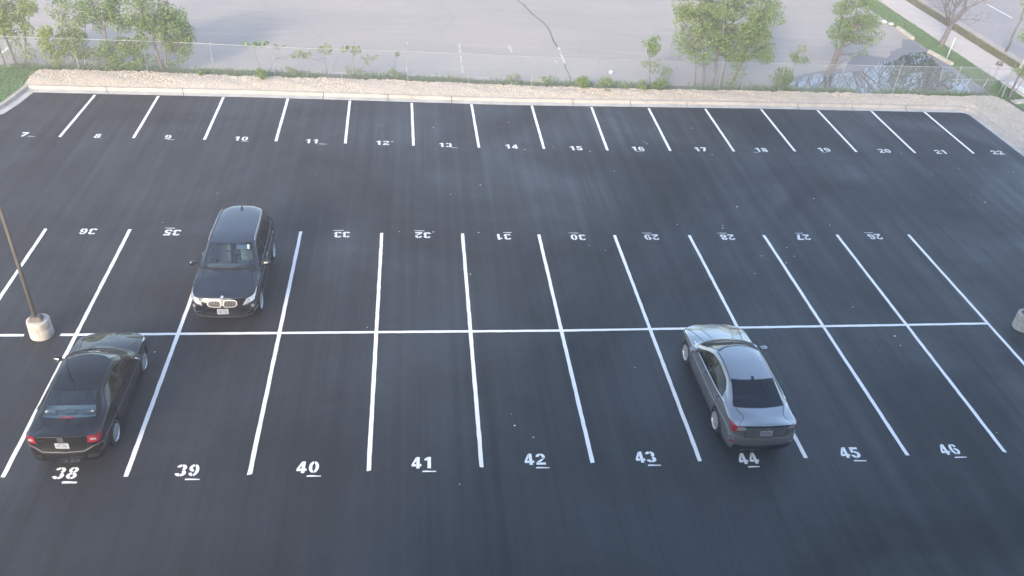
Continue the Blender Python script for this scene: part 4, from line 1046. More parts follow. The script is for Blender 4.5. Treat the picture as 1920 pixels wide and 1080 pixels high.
# old kerb blocks showing beyond the weeds
mb = MB()
for x0, x1, y in ((-.6, 1.9, 20.55), (3.6, 5.0, 20.5), (9.8, 11.4, 20.2), (14.6, 16.4, 20.0)):
    k = MB(); L = x1 - x0; m = 8
    k.add([(x0 + L * i / m, y + s * (.07 + rng.uniform(-.015, .015)) - .012 * L * i / m, z) for z in (-.03, .06) for s in (-1, 1) for i in range(m + 1)],
          [(2 * (m + 1) + i, 2 * (m + 1) + i + 1, 3 * (m + 1) + i + 1, 3 * (m + 1) + i) for i in range(m)] + [(i, i + 1, 2 * (m + 1) + i + 1, 2 * (m + 1) + i) for i in range(m)] + [(2 * (m + 1), 3 * (m + 1), m + 1, 0), (m, 2 * m + 1, 4 * m + 3, 3 * m + 2)])
    tag(k.build('old_kerb', M['concrete']), kind='structure')
# white street line
for y0 in (21.3, 33.5, 45.7): stripe('lane_line', (48.8, y0), (48.8, y0 + 3.05), .13, -.038, 'paint', .006, bpy.data.objects['street'])
# puddle with a wet rim
pud = [(27.68, 19.75), (28.32, 20.4), (29.4, 21.36), (30.52, 21.97), (31.54, 22.28), (32.5, 22.42), (33.34, 22.8), (34.57, 23.62), (35.42, 24.43), (35.99, 24.31), (36.97, 25.32), (37.98, 25.94), (38.82, 26.09), (39.02, 25.67), (38.6, 24.74), (38.5, 23.89), (38.75, 23.26), (38.8, 21.66), (38.2, 19.96), (37.2, 19.5), (35.42, 19.42), (34.27, 19.43), (33.16, 19.47), (32.05, 19.52), (30.36, 19.56), (29.0, 19.66)]
def wavy(poly, amp, sub=6, out=0., sd=3):
    c = Vector((sum(p[0] for p in poly) / len(poly), sum(p[1] for p in poly) / len(poly))); rg = random.Random(sd); res = []
    for i in range(len(poly)):
        a, b = Vector(poly[i]), Vector(poly[(i + 1) % len(poly)])
        n = Vector(((b - a).y, -(b - a).x)).normalized()
        for k in range(sub): res.append(tuple(a.lerp(b, k / sub) + n * (out + rg.uniform(-amp, amp))))
    return res
big = [(p[0], p[1]) for p in pud]
wet = [(27.2, 19.72), (28.2, 20.75), (29.3, 21.7), (30.5, 22.35), (31.6, 22.7), (32.6, 23.1), (33.6, 24.6), (34.6, 25.6), (35.3, 25.2), (36.0, 24.95), (36.6, 26.0), (37.6, 26.7), (38.6, 28.4), (39.12, 28.2), (39.15, 25.6), (39.1, 19.35), (35, 19.3), (30, 19.42)]
sheet('wet_asphalt', wavy(wet, .07), -.0265, M['wet'])
sheet('puddle', wavy(big, .05), -.0235, M['water'])

# gravel bed
def gravel_edge(x):
    base = np.interp(x, [-9, -7.6, -3.5, 0, 2, 8, 14, 20, 27, 34, 38, 40], [19.7, 19.74, 19.82, 19.62, 19.5, 19.5, 19.15, 19.0, 19.15, 19.18, 19.0, 18.6])
    return base + .10 * pnoise(x * 1.3, 2) + .05 * pnoise(x * 5, 1)
def kerb_back(x): return np.interp(x, [-7.6, 2.4, 14, 25, 36.1, 36.7, 36.93], [17.77, 17.75, 17.49, 17.69, 17.72, 17.45, 16.9])
mb = MB(); nx, ny = 360, 12; vs = []
for i in range(nx + 1):
    x = -7.58 + (36.93 + 7.58) * i / nx
    y0, y1 = kerb_back(x), gravel_edge(x)
    for j in range(ny + 1):
        t = j / ny; z = .135 + .10 * math.sin(PI * min(1, t * 1.05)) * (1 + .4 * pnoise(x * .9 + t * 3)) + rng.uniform(-.018, .018) - (.16 * max(0, t - .85) / .15)
        vs.append((x, y0 + (y1 - y0) * t, z if j else .13))
mb.add(vs, [(i * (ny + 1) + j, (i + 1) * (ny + 1) + j, (i + 1) * (ny + 1) + j + 1, i * (ny + 1) + j + 1) for i in range(nx) for j in range(ny)])
vs = []; ny2, nx2 = 120, 14
for i in range(ny2 + 1):
    y = -10 + 29.0 * i / ny2; x1 = min(39.55, 39.6 + .05 * pnoise(y * 2)) if y < 18.4 else 39.45 - (y - 18.4) * .3
    x0 = 36.92
    for j in range(nx2 + 1):
        t = j / nx2; z = .13 + .07 * math.sin(PI * t) * (1 + .4 * pnoise(y * .9 + t * 3)) + rng.uniform(-.018, .018) - (.14 * max(0, t - .85) / .15)
        vs.append((x0 + (x1 - x0) * t, y, z if j else .13))
mb.add(vs, [(i * (nx2 + 1) + j, i * (nx2 + 1) + j + 1, (i + 1) * (nx2 + 1) + j + 1, (i + 1) * (nx2 + 1) + j) for i in range(ny2) for j in range(nx2)])
tag(mb.build('gravel_bed', M['gravel'], smooth=True), kind='structure')
mb = MB()
def stone(x, y, z, r):
    a = rng.random() * 6.28; q = [(math.cos(a + k * 1.2566) * r * rng.uniform(.7, 1.2), math.sin(a + k * 1.2566) * r * rng.uniform(.6, 1.1)) for k in range(5)]
    vs = [(x + u, y + v, z) for u, v in q] + [(x + u * .55, y + v * .55, z + r * rng.uniform(.5, .8)) for u, v in q]
    mb.add(vs, [(k, (k + 1) % 5, 5 + (k + 1) % 5, 5 + k) for k in range(5)] + [(5, 6, 7, 8, 9)])
for _ in range(9000):
    x = rng.uniform(-7.5, 39.2)
    if x < 36.9: y0, y1 = kerb_back(x) + .05, gravel_edge(x); t = rng.random() ** .75; y = y0 + (y1 - y0) * t * 1.02
    else: y = rng.uniform(9, 18.7); t = (x - 36.9) / 2.6
    z = .12 + .10 * math.sin(PI * min(1, t)) - (.14 * max(0, t - .85) / .15)
    stone(x, y, z, rng.uniform(.018, .05))
for _ in range(900):
    x = rng.uniform(-7.5, 38.5); stone(x, gravel_edge(x) + rng.gauss(0, .10), -.02 + rng.uniform(0, .04), rng.uniform(.025, .07))
tag(mb.build('gravel', M['stones']), kind='stuff')

# grass
def blades(name, n, where, m, h=(.05, .11)):
    mb = MB()
    for _ in range(n):
        x, y, z = where(); a = rng.random() * 6.28; hh = rng.uniform(*h); l = rng.uniform(0, .6) * hh; wd = .012 + .008 * rng.random()
        c, s = math.cos(a), math.sin(a); b = rng.random() * 6.28
        mb.add([(x - c * wd, y - s * wd, z), (x + c * wd, y + s * wd, z), (x + math.cos(b) * l, y + math.sin(b) * l, z + hh)], [(0, 1, 2)])
    o = mb.build(name, m); tag(o, kind='stuff'); return o
blades('grass', 9000, lambda: (rng.uniform(-13, -7.75), rng.uniform(14.6, 20.2), .06), M['blade'])
blades('grass', 16000, lambda: (39.22 + 1.5 * rng.random(), 19.1 + 26 * rng.random() ** 1.3, -.02), M['blade'])
blades('dry_grass', 7000, lambda: (rng.uniform(42.86, 43.7), 19.1 + 22 * rng.random(), -.015), M['dryblade'])
def weedspot():
    while True:
        x = rng.uniform(-9, 39); y = gravel_edge(min(x, 39)) + .02 + abs(rng.gauss(0, .38))
        if math.sin(x * 1.9) + math.sin(x * .7 + 1) + .3 > rng.uniform(-1.6, 1.2) and y < 20.6: return x, y, -.04
blades('weeds', 15000, weedspot, M['blade'], (.10, .34))
blades('dry_weeds', 4000, weedspot, M['dryblade'], (.08, .28))
# ------------------------------------------------------------------ fence, lamps, small furniture
fpath = [(-11, 19.86), (-2.9, 19.80), (3, 19.45), (9, 19.38), (15, 19.14), (18.1, 19.0), (24, 19.12), (30.5, 19.2), (36.7, 19.34), (39.5, 19.22)]
def fy(x): return float(np.interp(x, [p[0] for p in fpath], [p[1] for p in fpath]))
fence = empty('chain_link_fence', (14, 19.15, 0))
tag(fence, 'long galvanised chain link fence between the gravel bed and the old grey lot', 'fence')
FH = 1.53
def loc(p): return Vector(p) - Vector((14, 19.15, 0))
xs = [-9.0, -5.95, -2.9, .13, 2.91, 6.0, 9.08, 11.97, 15.02, 18.1, 21.2, 24.3, 27.4, 30.53, 33.48, 36.71, 39.45]
for x in xs:
    mb = MB(); lean = rng.uniform(-.02, .03); rr = .018 if x < 27 else .024 if x < 39 else .034
    mb.tube([loc((x, fy(x) + .03, -.05)), loc((x + lean, fy(x) + .03, FH + .02))], rr, 8)
    mb.lathe([(0, .06), (rr * .8, .04), (rr * 1.15, .0), (rr * 1.15, -.03)], 'z', tuple(loc((x + lean, fy(x) + .03, FH + .02))), 8)
    mb.build('post', M['galv'], fence, smooth=True, sharp=40)
mb = MB(); xr_ = list(np.arange(-11, 39.6, .5)); mb.tube([loc((x, fy(x), FH - .015 * math.sin((x + 9) * .33) ** 2)) for x in xr_], [.012 if x < 27 else .016 for x in xr_], 6); mb.build('top_rail', M['galv'], fence, smooth=True)
mb = MB(); st_ = .062; x = -11.0
while x < 39.4:                     # two families of slanting wires make the diamonds
    for s in (1, -1):
        xa, xb = (x, x + FH * .9) if s > 0 else (x + FH * .9, x)
        if max(xa, xb) < 39.45:
            n = 3; pts = [loc((xa + (xb - xa) * k / n, fy(xa + (xb - xa) * k / n) - .03 + .006 * s, .03 + (FH - .04) * k / n)) for k in range(n + 1)]
            mb.tube(pts, .0021, 3, cap=False)
    x += st_
mb.tube([loc((x, fy(x) - .03, .05)) for x in np.arange(-11, 39.6, 1.0)], .004, 4)
mb.build('wire_mesh', M['wire'], fence)
# low second run behind the corner
fb = empty('low_fence_section', (38.6, 19.75, 0)); tag(fb, 'short low rail fence section standing behind the right end of the chain link fence', 'fence')
for dx, h, l in ((-1.1, .85, .25), (-.1, .85, .2), (.95, .9, .15)):
    mb = MB(); mb.tube([(dx, 0, -.05), (dx + l, .02, h)], .03, 8); mb.build('post', M['galv'], fb, smooth=True)
mb = MB(); mb.tube([(-1.9, 0, .72), (1.05, .03, .74)], .02, 6); mb.build('rail', M['galv'], fb, smooth=True)

def lamp(x, y, label, rz=0):
    r = empty('lamp_post', (x, y, 0), rz); tag(r, label, 'lamp post', 'lamp posts on concrete drums')
    mb = MB(); mb.lathe([(0, .535), (.25, .54), (.285, .532), (.298, .515), (.302, .30), (.296, .285), (.303, .27), (.307, .02), (.307, -.02)], 'z', n=40)
    for q in range(len(mb.v)):
        vx, vy, vz = mb.v[q]; a_ = math.atan2(vy, vx); k_ = 1 + .012 * math.sin(3 * a_ + x) + rng.uniform(-.006, .006); mb.v[q] = (vx * k_, vy * k_, vz + (rng.uniform(-.012, .004) if .50 < vz < .536 else 0))
    mb.build('concrete_base', M['concrete'], r, smooth=True, sharp=35)
    bm = bmesh.new(); bmesh.ops.create_cube(bm, size=1); bmesh.ops.scale(bm, vec=(.36, .30, .13), verts=bm.verts)
    for v in bm.verts:
        if v.co.z > 0: v.co.x *= .72; v.co.y *= .72
    bmesh.ops.bevel(bm, geom=bm.edges[:], offset=.012, segments=2, affect='EDGES')
    me = bpy.data.meshes.new('base_cover'); bm.to_mesh(me); bm.free(); me.materials.append(M['polebox']); o = bpy.data.objects.new('base_cover', me); col.objects.link(o); o.parent = r; o.location = (-.02, -.02, .60); o.rotation_euler = (0, 0, .12)
    mb = MB(); mb.tube([(-.03, -.02, .60), (-.05, -.02, 3), (-.08, -.01, 6), (-.12, 0, 9.4)], [.058, .053, .048, .042], 12); mb.build('pole', M['pole'], r, smooth=True)
    mb = MB(); mb.tube([(-.70, 0, 9.38), (-.1, 0, 9.3), (.50, 0, 9.38)], .032, 8); mb.build('arm', M['pole'], r, smooth=True)
    for s in (-1, 1):
        h = rbox('lamp_head', (-.1 + s * .84, 0, 9.42), (.60, .36, .14), M['lamphead'], r, .05, 3, (0, R(-4) * s, 0))
        rbox('lamp_lens', (0, 0, -.075), (.42, .26, .03), M['lens'], h, .012, 2)
lamp(-.95, -.06, 'dark light pole on a pale concrete drum beside the black sedan')
lamp(28.50, -.12, 'concrete drum with pole at the right edge of the photo beyond stall 26')

def block(name, a, b, wd, ht, m, label, cat, group=None, z=-.03):
    a, b = Vector((*a, 0)), Vector((*b, 0)); t = (b - a); L = t.length; rz = math.atan2(t.y, t.x); c = (a + b) / 2
    bm = bmesh.new(); bmesh.ops.create_cube(bm, size=1); bmesh.ops.scale(bm, vec=(L, wd, ht), verts=bm.verts)
    for v in bm.verts:
        if v.co.z > 0: v.co.y *= .72; v.co.x *= .985
    bmesh.ops.subdivide_edges(bm, edges=[e for e in bm.edges if abs(e.verts[0].co.x - e.verts[1].co.x) > L * .5], cuts=9)
    for v in bm.verts: v.co += Vector((0, rng.uniform(-.008, .008), rng.uniform(-.006, .006)))
    bmesh.ops.bevel(bm, geom=[e for e in bm.edges if e.calc_face_angle(0) > .6], offset=.018, segments=2, affect='EDGES')
    me = bpy.data.meshes.new(name); bm.to_mesh(me); bm.free(); me.materials.append(m)
    o = bpy.data.objects.new(name, me); col.objects.link(o); o.location = (c.x, c.y, z + ht / 2); o.rotation_euler = (0, 0, rz)
    return tag(o, label, cat, group)
block('wheel_stop', (39.22, 30.45), (39.17, 28.3), .24, .16, M['timber'], 'long concrete wheel stop along the grass, the farther one from the puddle', 'wheel stop', 'wheel stops along the grass')
block('wheel_stop', (39.0, 26.05), (39.3, 23.95), .24, .17, M['timber'], 'long concrete wheel stop touching the upper right end of the puddle', 'wheel stop', 'wheel stops along the grass')
block('concrete_slab', (39.75, 18.68), (40.7, 18.9), .42, .10, M['concrete'], 'pale concrete slab lying by the corner of the gravel bed', 'slab')
block('kerb_stone', (41.2, 21.3), (41.25, 19.4), .30, .12, mat('white_stone', (.6, .6, .58), .8, var=.2, vscale=6), 'whitish stone edging beside the sidewalk behind the fence corner', 'edging', z=.005)
def rock(p, r, label, m):
    bm = bmesh.new(); bmesh.ops.create_icosphere(bm, subdivisions=2, radius=r)
    for v in bm.verts: v.co *= rng.uniform(.8, 1.15); v.co.z *= .55
    me = bpy.data.meshes.new('rock'); bm.to_mesh(me); bm.free(); me.materials.append(m)
    o = bpy.data.objects.new('rock', me); col.objects.link(o); o.location = (*p, r * .25); return tag(o, label, 'rock', 'pale rocks at the end of the wheel stops')
rm = mat('pale_rock', (.58, .54, .47), .9, var=.2, vscale=8, bump=.4, bscale=20)
rock((38.75, 31.4), .22, 'larger pale rock at the edge of the grass above the wheel stop', rm); rock((39.1, 31.05), .17, 'smaller pale rock right beside the larger one above the wheel stop', rm)
# pale marker post by the sidewalk
r = empty('marker_post', (39.5, 24.95, -.02)); tag(r, 'thin pale marker post in the grass between bare tree and sidewalk', 'post')
mb = MB(); mb.tube([(0, 0, 0), (.10, .03, 1.25)], [.045, .04], 8); mb.build('post', mat('pale_green_paint', (.42, .47, .42), .6), r, smooth=True)
mb = MB(); mb.lathe([(0, .05), (.03, .045), (.048, .02), (.048, -.02)], 'z', (.10, .03, 1.25), 10); mb.build('cap', M['galv'], r, smooth=True)
# litter: a white carton on the old lot
b = rbox('carton', (19.33, 21.35, .05), (.17, .15, .15), M['white_mark'], None, .012, 1, (0, 0, .3)); tag(b, 'small white carton lying alone on the old grey lot', 'litter')

# ------------------------------------------------------------------ plants
def rvec(rg):
    while True:
        v = Vector((rg.uniform(-1, 1), rg.uniform(-1, 1), rg.uniform(-1, 1)))
        if .05 < v.length < 1: return v
def leaves(mb, c, r, n, size, rg, squash=.8):
    for _ in range(n):
        v = rvec(rg); v = v.normalized() * (v.length ** .55) * r; v.z *= squash; p = c + v
        nrm = (rvec(rg).normalized() + Vector((0, 0, .7)) + v.normalized() * .5).normalized()
        a = nrm.orthogonal().normalized(); a.rotate(Matrix.Rotation(rg.random() * 6.28, 3, nrm)); b = nrm.cross(a)
        l = size * rg.uniform(.6, 1.3); wd = l * .32; d = nrm * l * .1
        mb.add([p - a * l / 2, p + b * wd - d, p + a * l / 2 - d * 2, p - b * wd - d], [(0, 1, 2, 3)])
def limb(mb, a, b, r0, r1, rg, n=5, sag=.08, sides=6):
    a, b = Vector(a), Vector(b); L = (b - a).length; pts = []
    w = rvec(rg) * L * sag
    for k in range(n + 1):
        t = k / n; pts.append(a.lerp(b, t) + w * math.sin(PI * t) + (rvec(rg) * L * .02 if 0 < k < n else Vector()))
    mb.tube(pts, [r0 + (r1 - r0) * k / n for k in range(n + 1)], sides); return pts
def tree(name, label, cat, base, trunks, env, leafm, bark='bark', group=None, seed=1, size=.095, z=-.05):
    """trunks: (dx,dy,height,lean x,lean y,radius); env: crown ellipsoids (x,y,z,rx,ry,rz,clumps,leaves per clump,clump radius)"""
    rg = random.Random(seed); root = empty(name, (base[0], base[1], z)); tag(root, label, cat, group)
    tb = MB(); lb = MB(); spine = []
    for dx, dy, h, lx, ly, r in trunks:
        spine.append((limb(tb, (dx, dy, 0), (dx + lx, dy + ly, h), r, r * .35, rg, 8, .05, 8), r))
    for x, y, zz, rx, ry, rz, nc, nl, cr in env:
        for k in range(nc):
            v = rvec(rg); v = v.normalized() * (v.length ** .6); c = Vector((x + v.x * rx, y + v.y * ry, zz + v.z * rz))
            if c.z < .1: c.z = .1 + rg.random() * .2
            q = cr * rg.uniform(.6, 1.35); leaves(lb, c, q, int(nl * (q / cr) ** 2), size, rg)
            sp, r = min(spine, key=lambda s: min((p - c).length for p in s[0]))
            cand = [p for p in sp if p.z < c.z - .1] or sp[:1]; p = min(cand, key=lambda p: (p - c).length + rg.random() * .3)
            if rg.random() < .75: limb(tb, p, c, max(.006, r * .28), .004, rg, 4, .10, 5)
    tb.build('trunk', M[bark], root, smooth=True)
    ms = leafm if isinstance(leafm, (list, tuple)) else [leafm]
    if len(ms) > 1: lb.mi = [0 if (f[0] // 4 * 7919 % 100) < 62 else 1 for f in lb.f]
    lb.build('crown', [M[m] for m in ms], root)
    return root
G1 = 'trees along the fence'
tree('sapling_tree', 'bright yellow-green tree at the far left, crown running out of the top left corner', 'tree', (-8.75, 20.1), [(0, 0, 3.6, -.3, .2, .07), (.3, .1, 3.2, .5, .3, .05), (-.5, .1, 3, -.6, .2, .04)],
     [(.0, .2, 3.0, 1.45, .9, 1.2, 84, 90, .34), (-.9, .1, 1.9, .6, .6, .9, 18, 60, .28), (.35, .1, 1.9, .75, .5, .8, 26, 70, .28), (.1, .1, .8, .9, .4, .4, 12, 45, .24)], ['leaf_yel', 'leaf_mid'], group=G1, seed=3)
tree('leafy_bush', 'vivid yellow-green leafy bush just left of the gravel end at the fence', 'bush', (-7.15, 20.0), [(0, 0, 1.5, .1, .1, .03), (.2, 0, 1.3, .3, 0, .025)],
     [(.2, .05, 1.25, .52, .4, .75, 30, 80, .26), (.35, 0, .5, .3, .25, .3, 6, 50, .2)], ['leaf_yel', 'leaf_yel'], seed=5)
tree('sapling_tree', 'thin pale-stemmed tree between the yellow-green bush and the darker trees', 'tree', (-5.85, 20.05), [(0, 0, 2.6, -.5, .1, .045), (.1, .1, 2.8, .5, .3, .03)],
     [(-.2, .1, 1.45, .65, .5, .9, 42, 70, .27), (.0, .2, 2.8, .9, .5, .8, 34, 56, .28), (.9, .1, .6, .8, .3, .5, 16, 46, .24)], ['leaf_mid', 'leaf_dark'], bark='palebark', group=G1, seed=7)
tree('sapling_tree', 'deep green tree with drooping sprays, second from the right in the left group', 'tree', (-4.6, 20.25), [(0, 0, 3.8, -.1, .3, .06), (.1, .1, 3.0, .7, .2, .04)],
     [(-.05, .3, 3.0, .85, .6, 1.2, 54, 80, .32), (.55, .2, 2.2, .5, .4, .4, 12, 55, .27), (.1, .1, 1.1, .5, .35, .6, 12, 50, .24)], ['leaf_dark', 'leaf_mid'], group=G1, seed=9)
tree('leafy_bush', 'mixed green bush at the fence foot between the two taller left trees', 'bush', (-3.95, 20.0), [(0, 0, 1.3, .1, 0, .025), (.3, .05, 1.5, .3, .1, .025), (-.4, .1, 1.1, -.2, .1, .02)],
     [(.0, .0, .8, 1.15, .4, .7, 52, 70, .25), (.75, .05, 1.4, .5, .35, .35, 12, 55, .22)], ['leaf_mid', 'leaf_dark'], seed=11)
tree('sapling_tree', 'tall forked tree leaning left at the right end of the left group', 'tree', (-2.15, 20.0), [(0, 0, 4.2, -.9, .4, .09), (.1, .05, 3.6, .5, .3, .06), (.5, .05, 2.2, .3, .1, .04)],
     [(-.45, .3, 3.1, 1.05, .7, 1.25, 74, 80, .32), (.45, .2, 2.0, .85, .6, 1.05, 56, 80, .30), (.8, .1, 1.1, .6, .4, .6, 22, 66, .25), (-.1, .1, .5, .6, .3, .3, 8, 40, .2), (1.35, .1, 1.5, .35, .25, .2, 5, 35, .2)], ['leaf_dark', 'leaf_mid'], group=G1, seed=13)
G2 = 'climbing sprays on the fence rail'
tree('climbing_weed', 'leafy sprays hanging on the fence rail just right of the left trees', 'plant', (2.3, 19.75), [(0, 0, 1.4, -.3, 0, .012), (.2, 0, 1.5, .8, 0, .012)], [(.35, 0, 1.55, 1.1, .12, .09, 12, 22, .15), (1.3, 0, 1.1, .4, .12, .15, 4, 20, .16)], ['leaf_dark', 'leaf_mid'], group=G2, seed=15, size=.10)
tree('climbing_weed', 'bright green sapling spray standing at the fence rail above the weeds', 'plant', (5.35, 19.75), [(0, 0, 1.5, -.1, 0, .016), (.1, 0, 1.3, .5, 0, .012)], [(-.05, 0, 1.45, .25, .2, .22, 7, 45, .18), (-1.0, 0, 1.2, .5, .15, .15, 6, 28, .16)], ['leaf_mid', 'leaf_yel'], group=G2, seed=17, size=.11)
tree('climbing_weed', 'darker loose spray at the fence rail, right of the bright green one', 'plant', (6.35, 19.72), [(0, 0, 1.4, .2, 0, .014), (.1, 0, 1.1, .9, 0, .010)], [(.2, 0, 1.45, .45, .15, .16, 7, 30, .17), (.9, 0, 1.05, .5, .15, .2, 4, 22, .17), (.2, .1, .35, .5, .2, .25, 8, 30, .2)], ['leaf_dark', 'leaf_mid'], group=G2, seed=19, size=.10)
tree('climbing_weed', 'tiny leaf tuft on the fence rail where the leafy sprays end', 'plant', (8.6, 19.5), [(0, 0, 1.5, -.05, 0, .010)], [(-.05, -.05, 1.45, .1, .1, .1, 3, 16, .11)], ['leaf_mid'], group=G2, seed=21, size=.10)
G3 = 'small shrubs along the gravel bed'
def shrub(x, y, h, wd, label, seed, ms=('leaf_dark', 'leaf_mid'), n=14):
    tree('shrub', label, 'shrub', (x, y), [(.02 * k, 0, h * .7, rng.uniform(-.2, .2) * wd, rng.uniform(-.1, .1), .012) for k in range(4)],
         [(0, 0, h * .58, wd * .42, wd * .36, h * .36, n, 34, .13)], list(ms), group=G3, seed=seed, size=.085, z=.06)
shrub(2.4, 18.75, .66, .62, 'dark rounded shrub alone on the left half of the gravel bed', 31)
shrub(-.42, 19.25, .40, .45, 'low little shrub at the gravel edge left of the dark rounded shrub', 33, n=8)
shrub(17.43, 18.75, .80, .70, 'leftmost leafy shrub of the row on the gravel left of the big round tree', 35, ('leaf_mid', 'leaf_mid'), 17)
shrub(18.45, 18.38, .85, .68, 'narrow-footed shrub second in the row on the gravel', 37, ('leaf_mid', 'leaf_pale'), 16)
shrub(20.28, 18.75, .66, .62, 'paler sparse shrub third in the row on the gravel', 39, ('leaf_pale', 'leaf_mid'), 9)
shrub(21.22, 18.72, .82, .70, 'fourth shrub in the row, under the slim sapling', 41, ('leaf_mid', 'leaf_dark'), 17)
shrub(14.1, 19.35, .55, .8, 'faint green weed clump behind the fence in the middle of the photo', 43, ('leaf_mid', 'leaf_pale'), 8)
shrub(15.7, 19.3, .5, .7, 'weed clump behind the fence below the end of the sealed crack', 45, ('leaf_mid', 'leaf_pale'), 9)
shrub(8.5, 19.65, .55, .8, 'spiky weed clump at the fence foot under the tiny leaf tuft', 47, ('leaf_mid', 'leaf_dark'), 8)
shrub(3.6, 19.65, .45, .7, 'weed clump at the fence foot right of the dark rounded shrub', 49, ('leaf_mid', 'leaf_dark'), 8)
shrub(19.4, 18.98, .4, .8, 'low faint shrub between the second and third shrub of the row', 50, ('leaf_pale', 'leaf_mid'), 7)
tree('slim_sapling', 'slim upright sapling in front of the old lot left of the big round tree', 'tree', (20.95, 19.4), [(0, 0, 2.5, -.35, .1, .03), (.3, 0, 1.2, .2, 0, .02)],
     [(-.25, .1, 2.05, .30, .28, .62, 13, 52, .22), (-.1, .05, 1.15, .4, .3, .35, 8, 42, .22), (.55, .05, .8, .3, .25, .35, 7, 36, .2)], ['leaf_mid', 'leaf_dark'], group=G1, seed=51)
tree('round_tree', 'big dense round-crowned tree with several stems at the fence', 'tree', (24.35, 19.65), [(-.6, 0, 4.2, -.9, .3, .08), (-.25, 0, 4.8, .2, .4, .09), (.75, .05, 4.4, .9, .4, .08), (.3, .1, 3.6, .2, .7, .06), (-1.0, .1, 2.6, -.6, .2, .04)],
     [(.1, .5, 3.6, 2.55, 1.7, 1.7, 185, 120, .36), (1.2, .3, 2.2, 1.4, 1.1, .95, 60, 110, .34), (-1.0, .3, 2.0, 1.3, .9, .8, 38, 80, .32), (-.1, .4, 5.4, 1.6, 1.2, .8, 36, 100, .36), (.0, .4, 3.6, 2.95, 1.9, 2.0, 36, 34, .22), (.85, 0, .75, .45, .35, .5, 9, 70, .24), (-1.9, .3, 1.9, .6, .5, .4, 6, 36, .3)], ['leaf_mid', 'leaf_pale'], group=G1, seed=53, size=.095)
tree('leafy_bush', 'green bush at the fence right of the big round tree with a loose sprig above', 'bush', (27.6, 19.5), [(0, 0, 1.0, .1, 0, .025), (.4, .1, 2.1, .25, .2, .02)],
     [(-.05, 0, .72, .62, .45, .42, 18, 70, .25), (.75, .2, 1.75, .42, .3, .42, 9, 42, .22)], ['leaf_mid', 'leaf_dark'], seed=55)
tree('young_tree', 'slender tree leaning right at the left part of the puddle', 'tree', (30.95, 21.75), [(0, 0, 3.0, .95, .2, .105), (.42, .1, 4.6, .8, .5, .06), (.28, .05, 3.9, -.15, .3, .05)],
     [(.75, .3, 3.1, .85, .8, 1.25, 44, 80, .32), (1.6, .3, 2.55, .95, .7, .8, 30, 66, .30), (.15, .2, 2.3, .45, .45, .6, 10, 60, .28), (1.5, .2, 1.35, .45, .3, .35, 5, 26, .25), (1.2, .4, 4.4, .9, .8, .6, 16, 70, .35)], ['leaf_mid', 'leaf_dark'], group=G1, seed=57, size=.10)
tree('corner_sapling', 'light green sapling on a dark slanting stem at the fence corner by the right edge', 'tree', (39.85, 19.25), [(0, 0, 1.7, .15, .0, .075), (.1, 0, 1.6, .6, .1, .03)],
     [(.1, 0, 1.55, .5, .35, .22, 9, 42, .22), (.75, .1, 1.4, .4, .3, .25, 7, 40, .22)], ['leaf_pale', 'leaf_mid'], group=G1, seed=59)
tree('staked_tree', 'small tree with a whitish stem on the verge by the street at the right edge', 'tree', (43.2, 23.7), [(0, 0, 1.1, .2, 0, .07), (.15, 0, 1.9, .2, .1, .03)],
     [(.0, .1, 1.75, .6, .5, .55, 16, 62, .28)], ['leaf_mid', 'leaf_pale'], bark='palebark', group='street trees', seed=61)
tree('street_sapling', 'olive green tree by the street in the top right corner of the photo', 'tree', (44.15, 26.6), [(0, 0, 3.4, .2, .1, .07)],
     [(.55, .1, 2.9, .55, .5, 1.0, 18, 56, .28), (-.2, .1, 4.0, .9, .6, .4, 8, 40, .3)], ['leaf_mid', 'leaf_pale'], group='street trees', seed=63)
tree('dry_weed', 'dead brown weed rising at the fence against the sidewalk', 'plant', (38.7, 19.6), [(0, 0, 1.75, -.15, 0, .02), (.05, 0, 1.5, -.5, 0, .012), (0, 0, 1.8, .15, 0, .012)], [(-.1, 0, 1.7, .2, .1, .12, 3, 10, .1)], ['dry_leaf'], seed=65) if False else None
M['dry_leaf'] = leaf_mat('dry_leaves', (.10, .08, .05), (.16, .13, .08), .1)
tree('dry_weed', 'dead brown weed rising at the fence against the sidewalk', 'plant', (38.75, 19.55), [(0, 0, 1.75, .05, 0, .018), (.02, 0, 1.55, -.35, 0, .012), (0, 0, 1.95, .12, 0, .012)], [(.05, 0, 1.72, .14, .1, .2, 4, 16, .1)], ['dry_leaf'], seed=65)

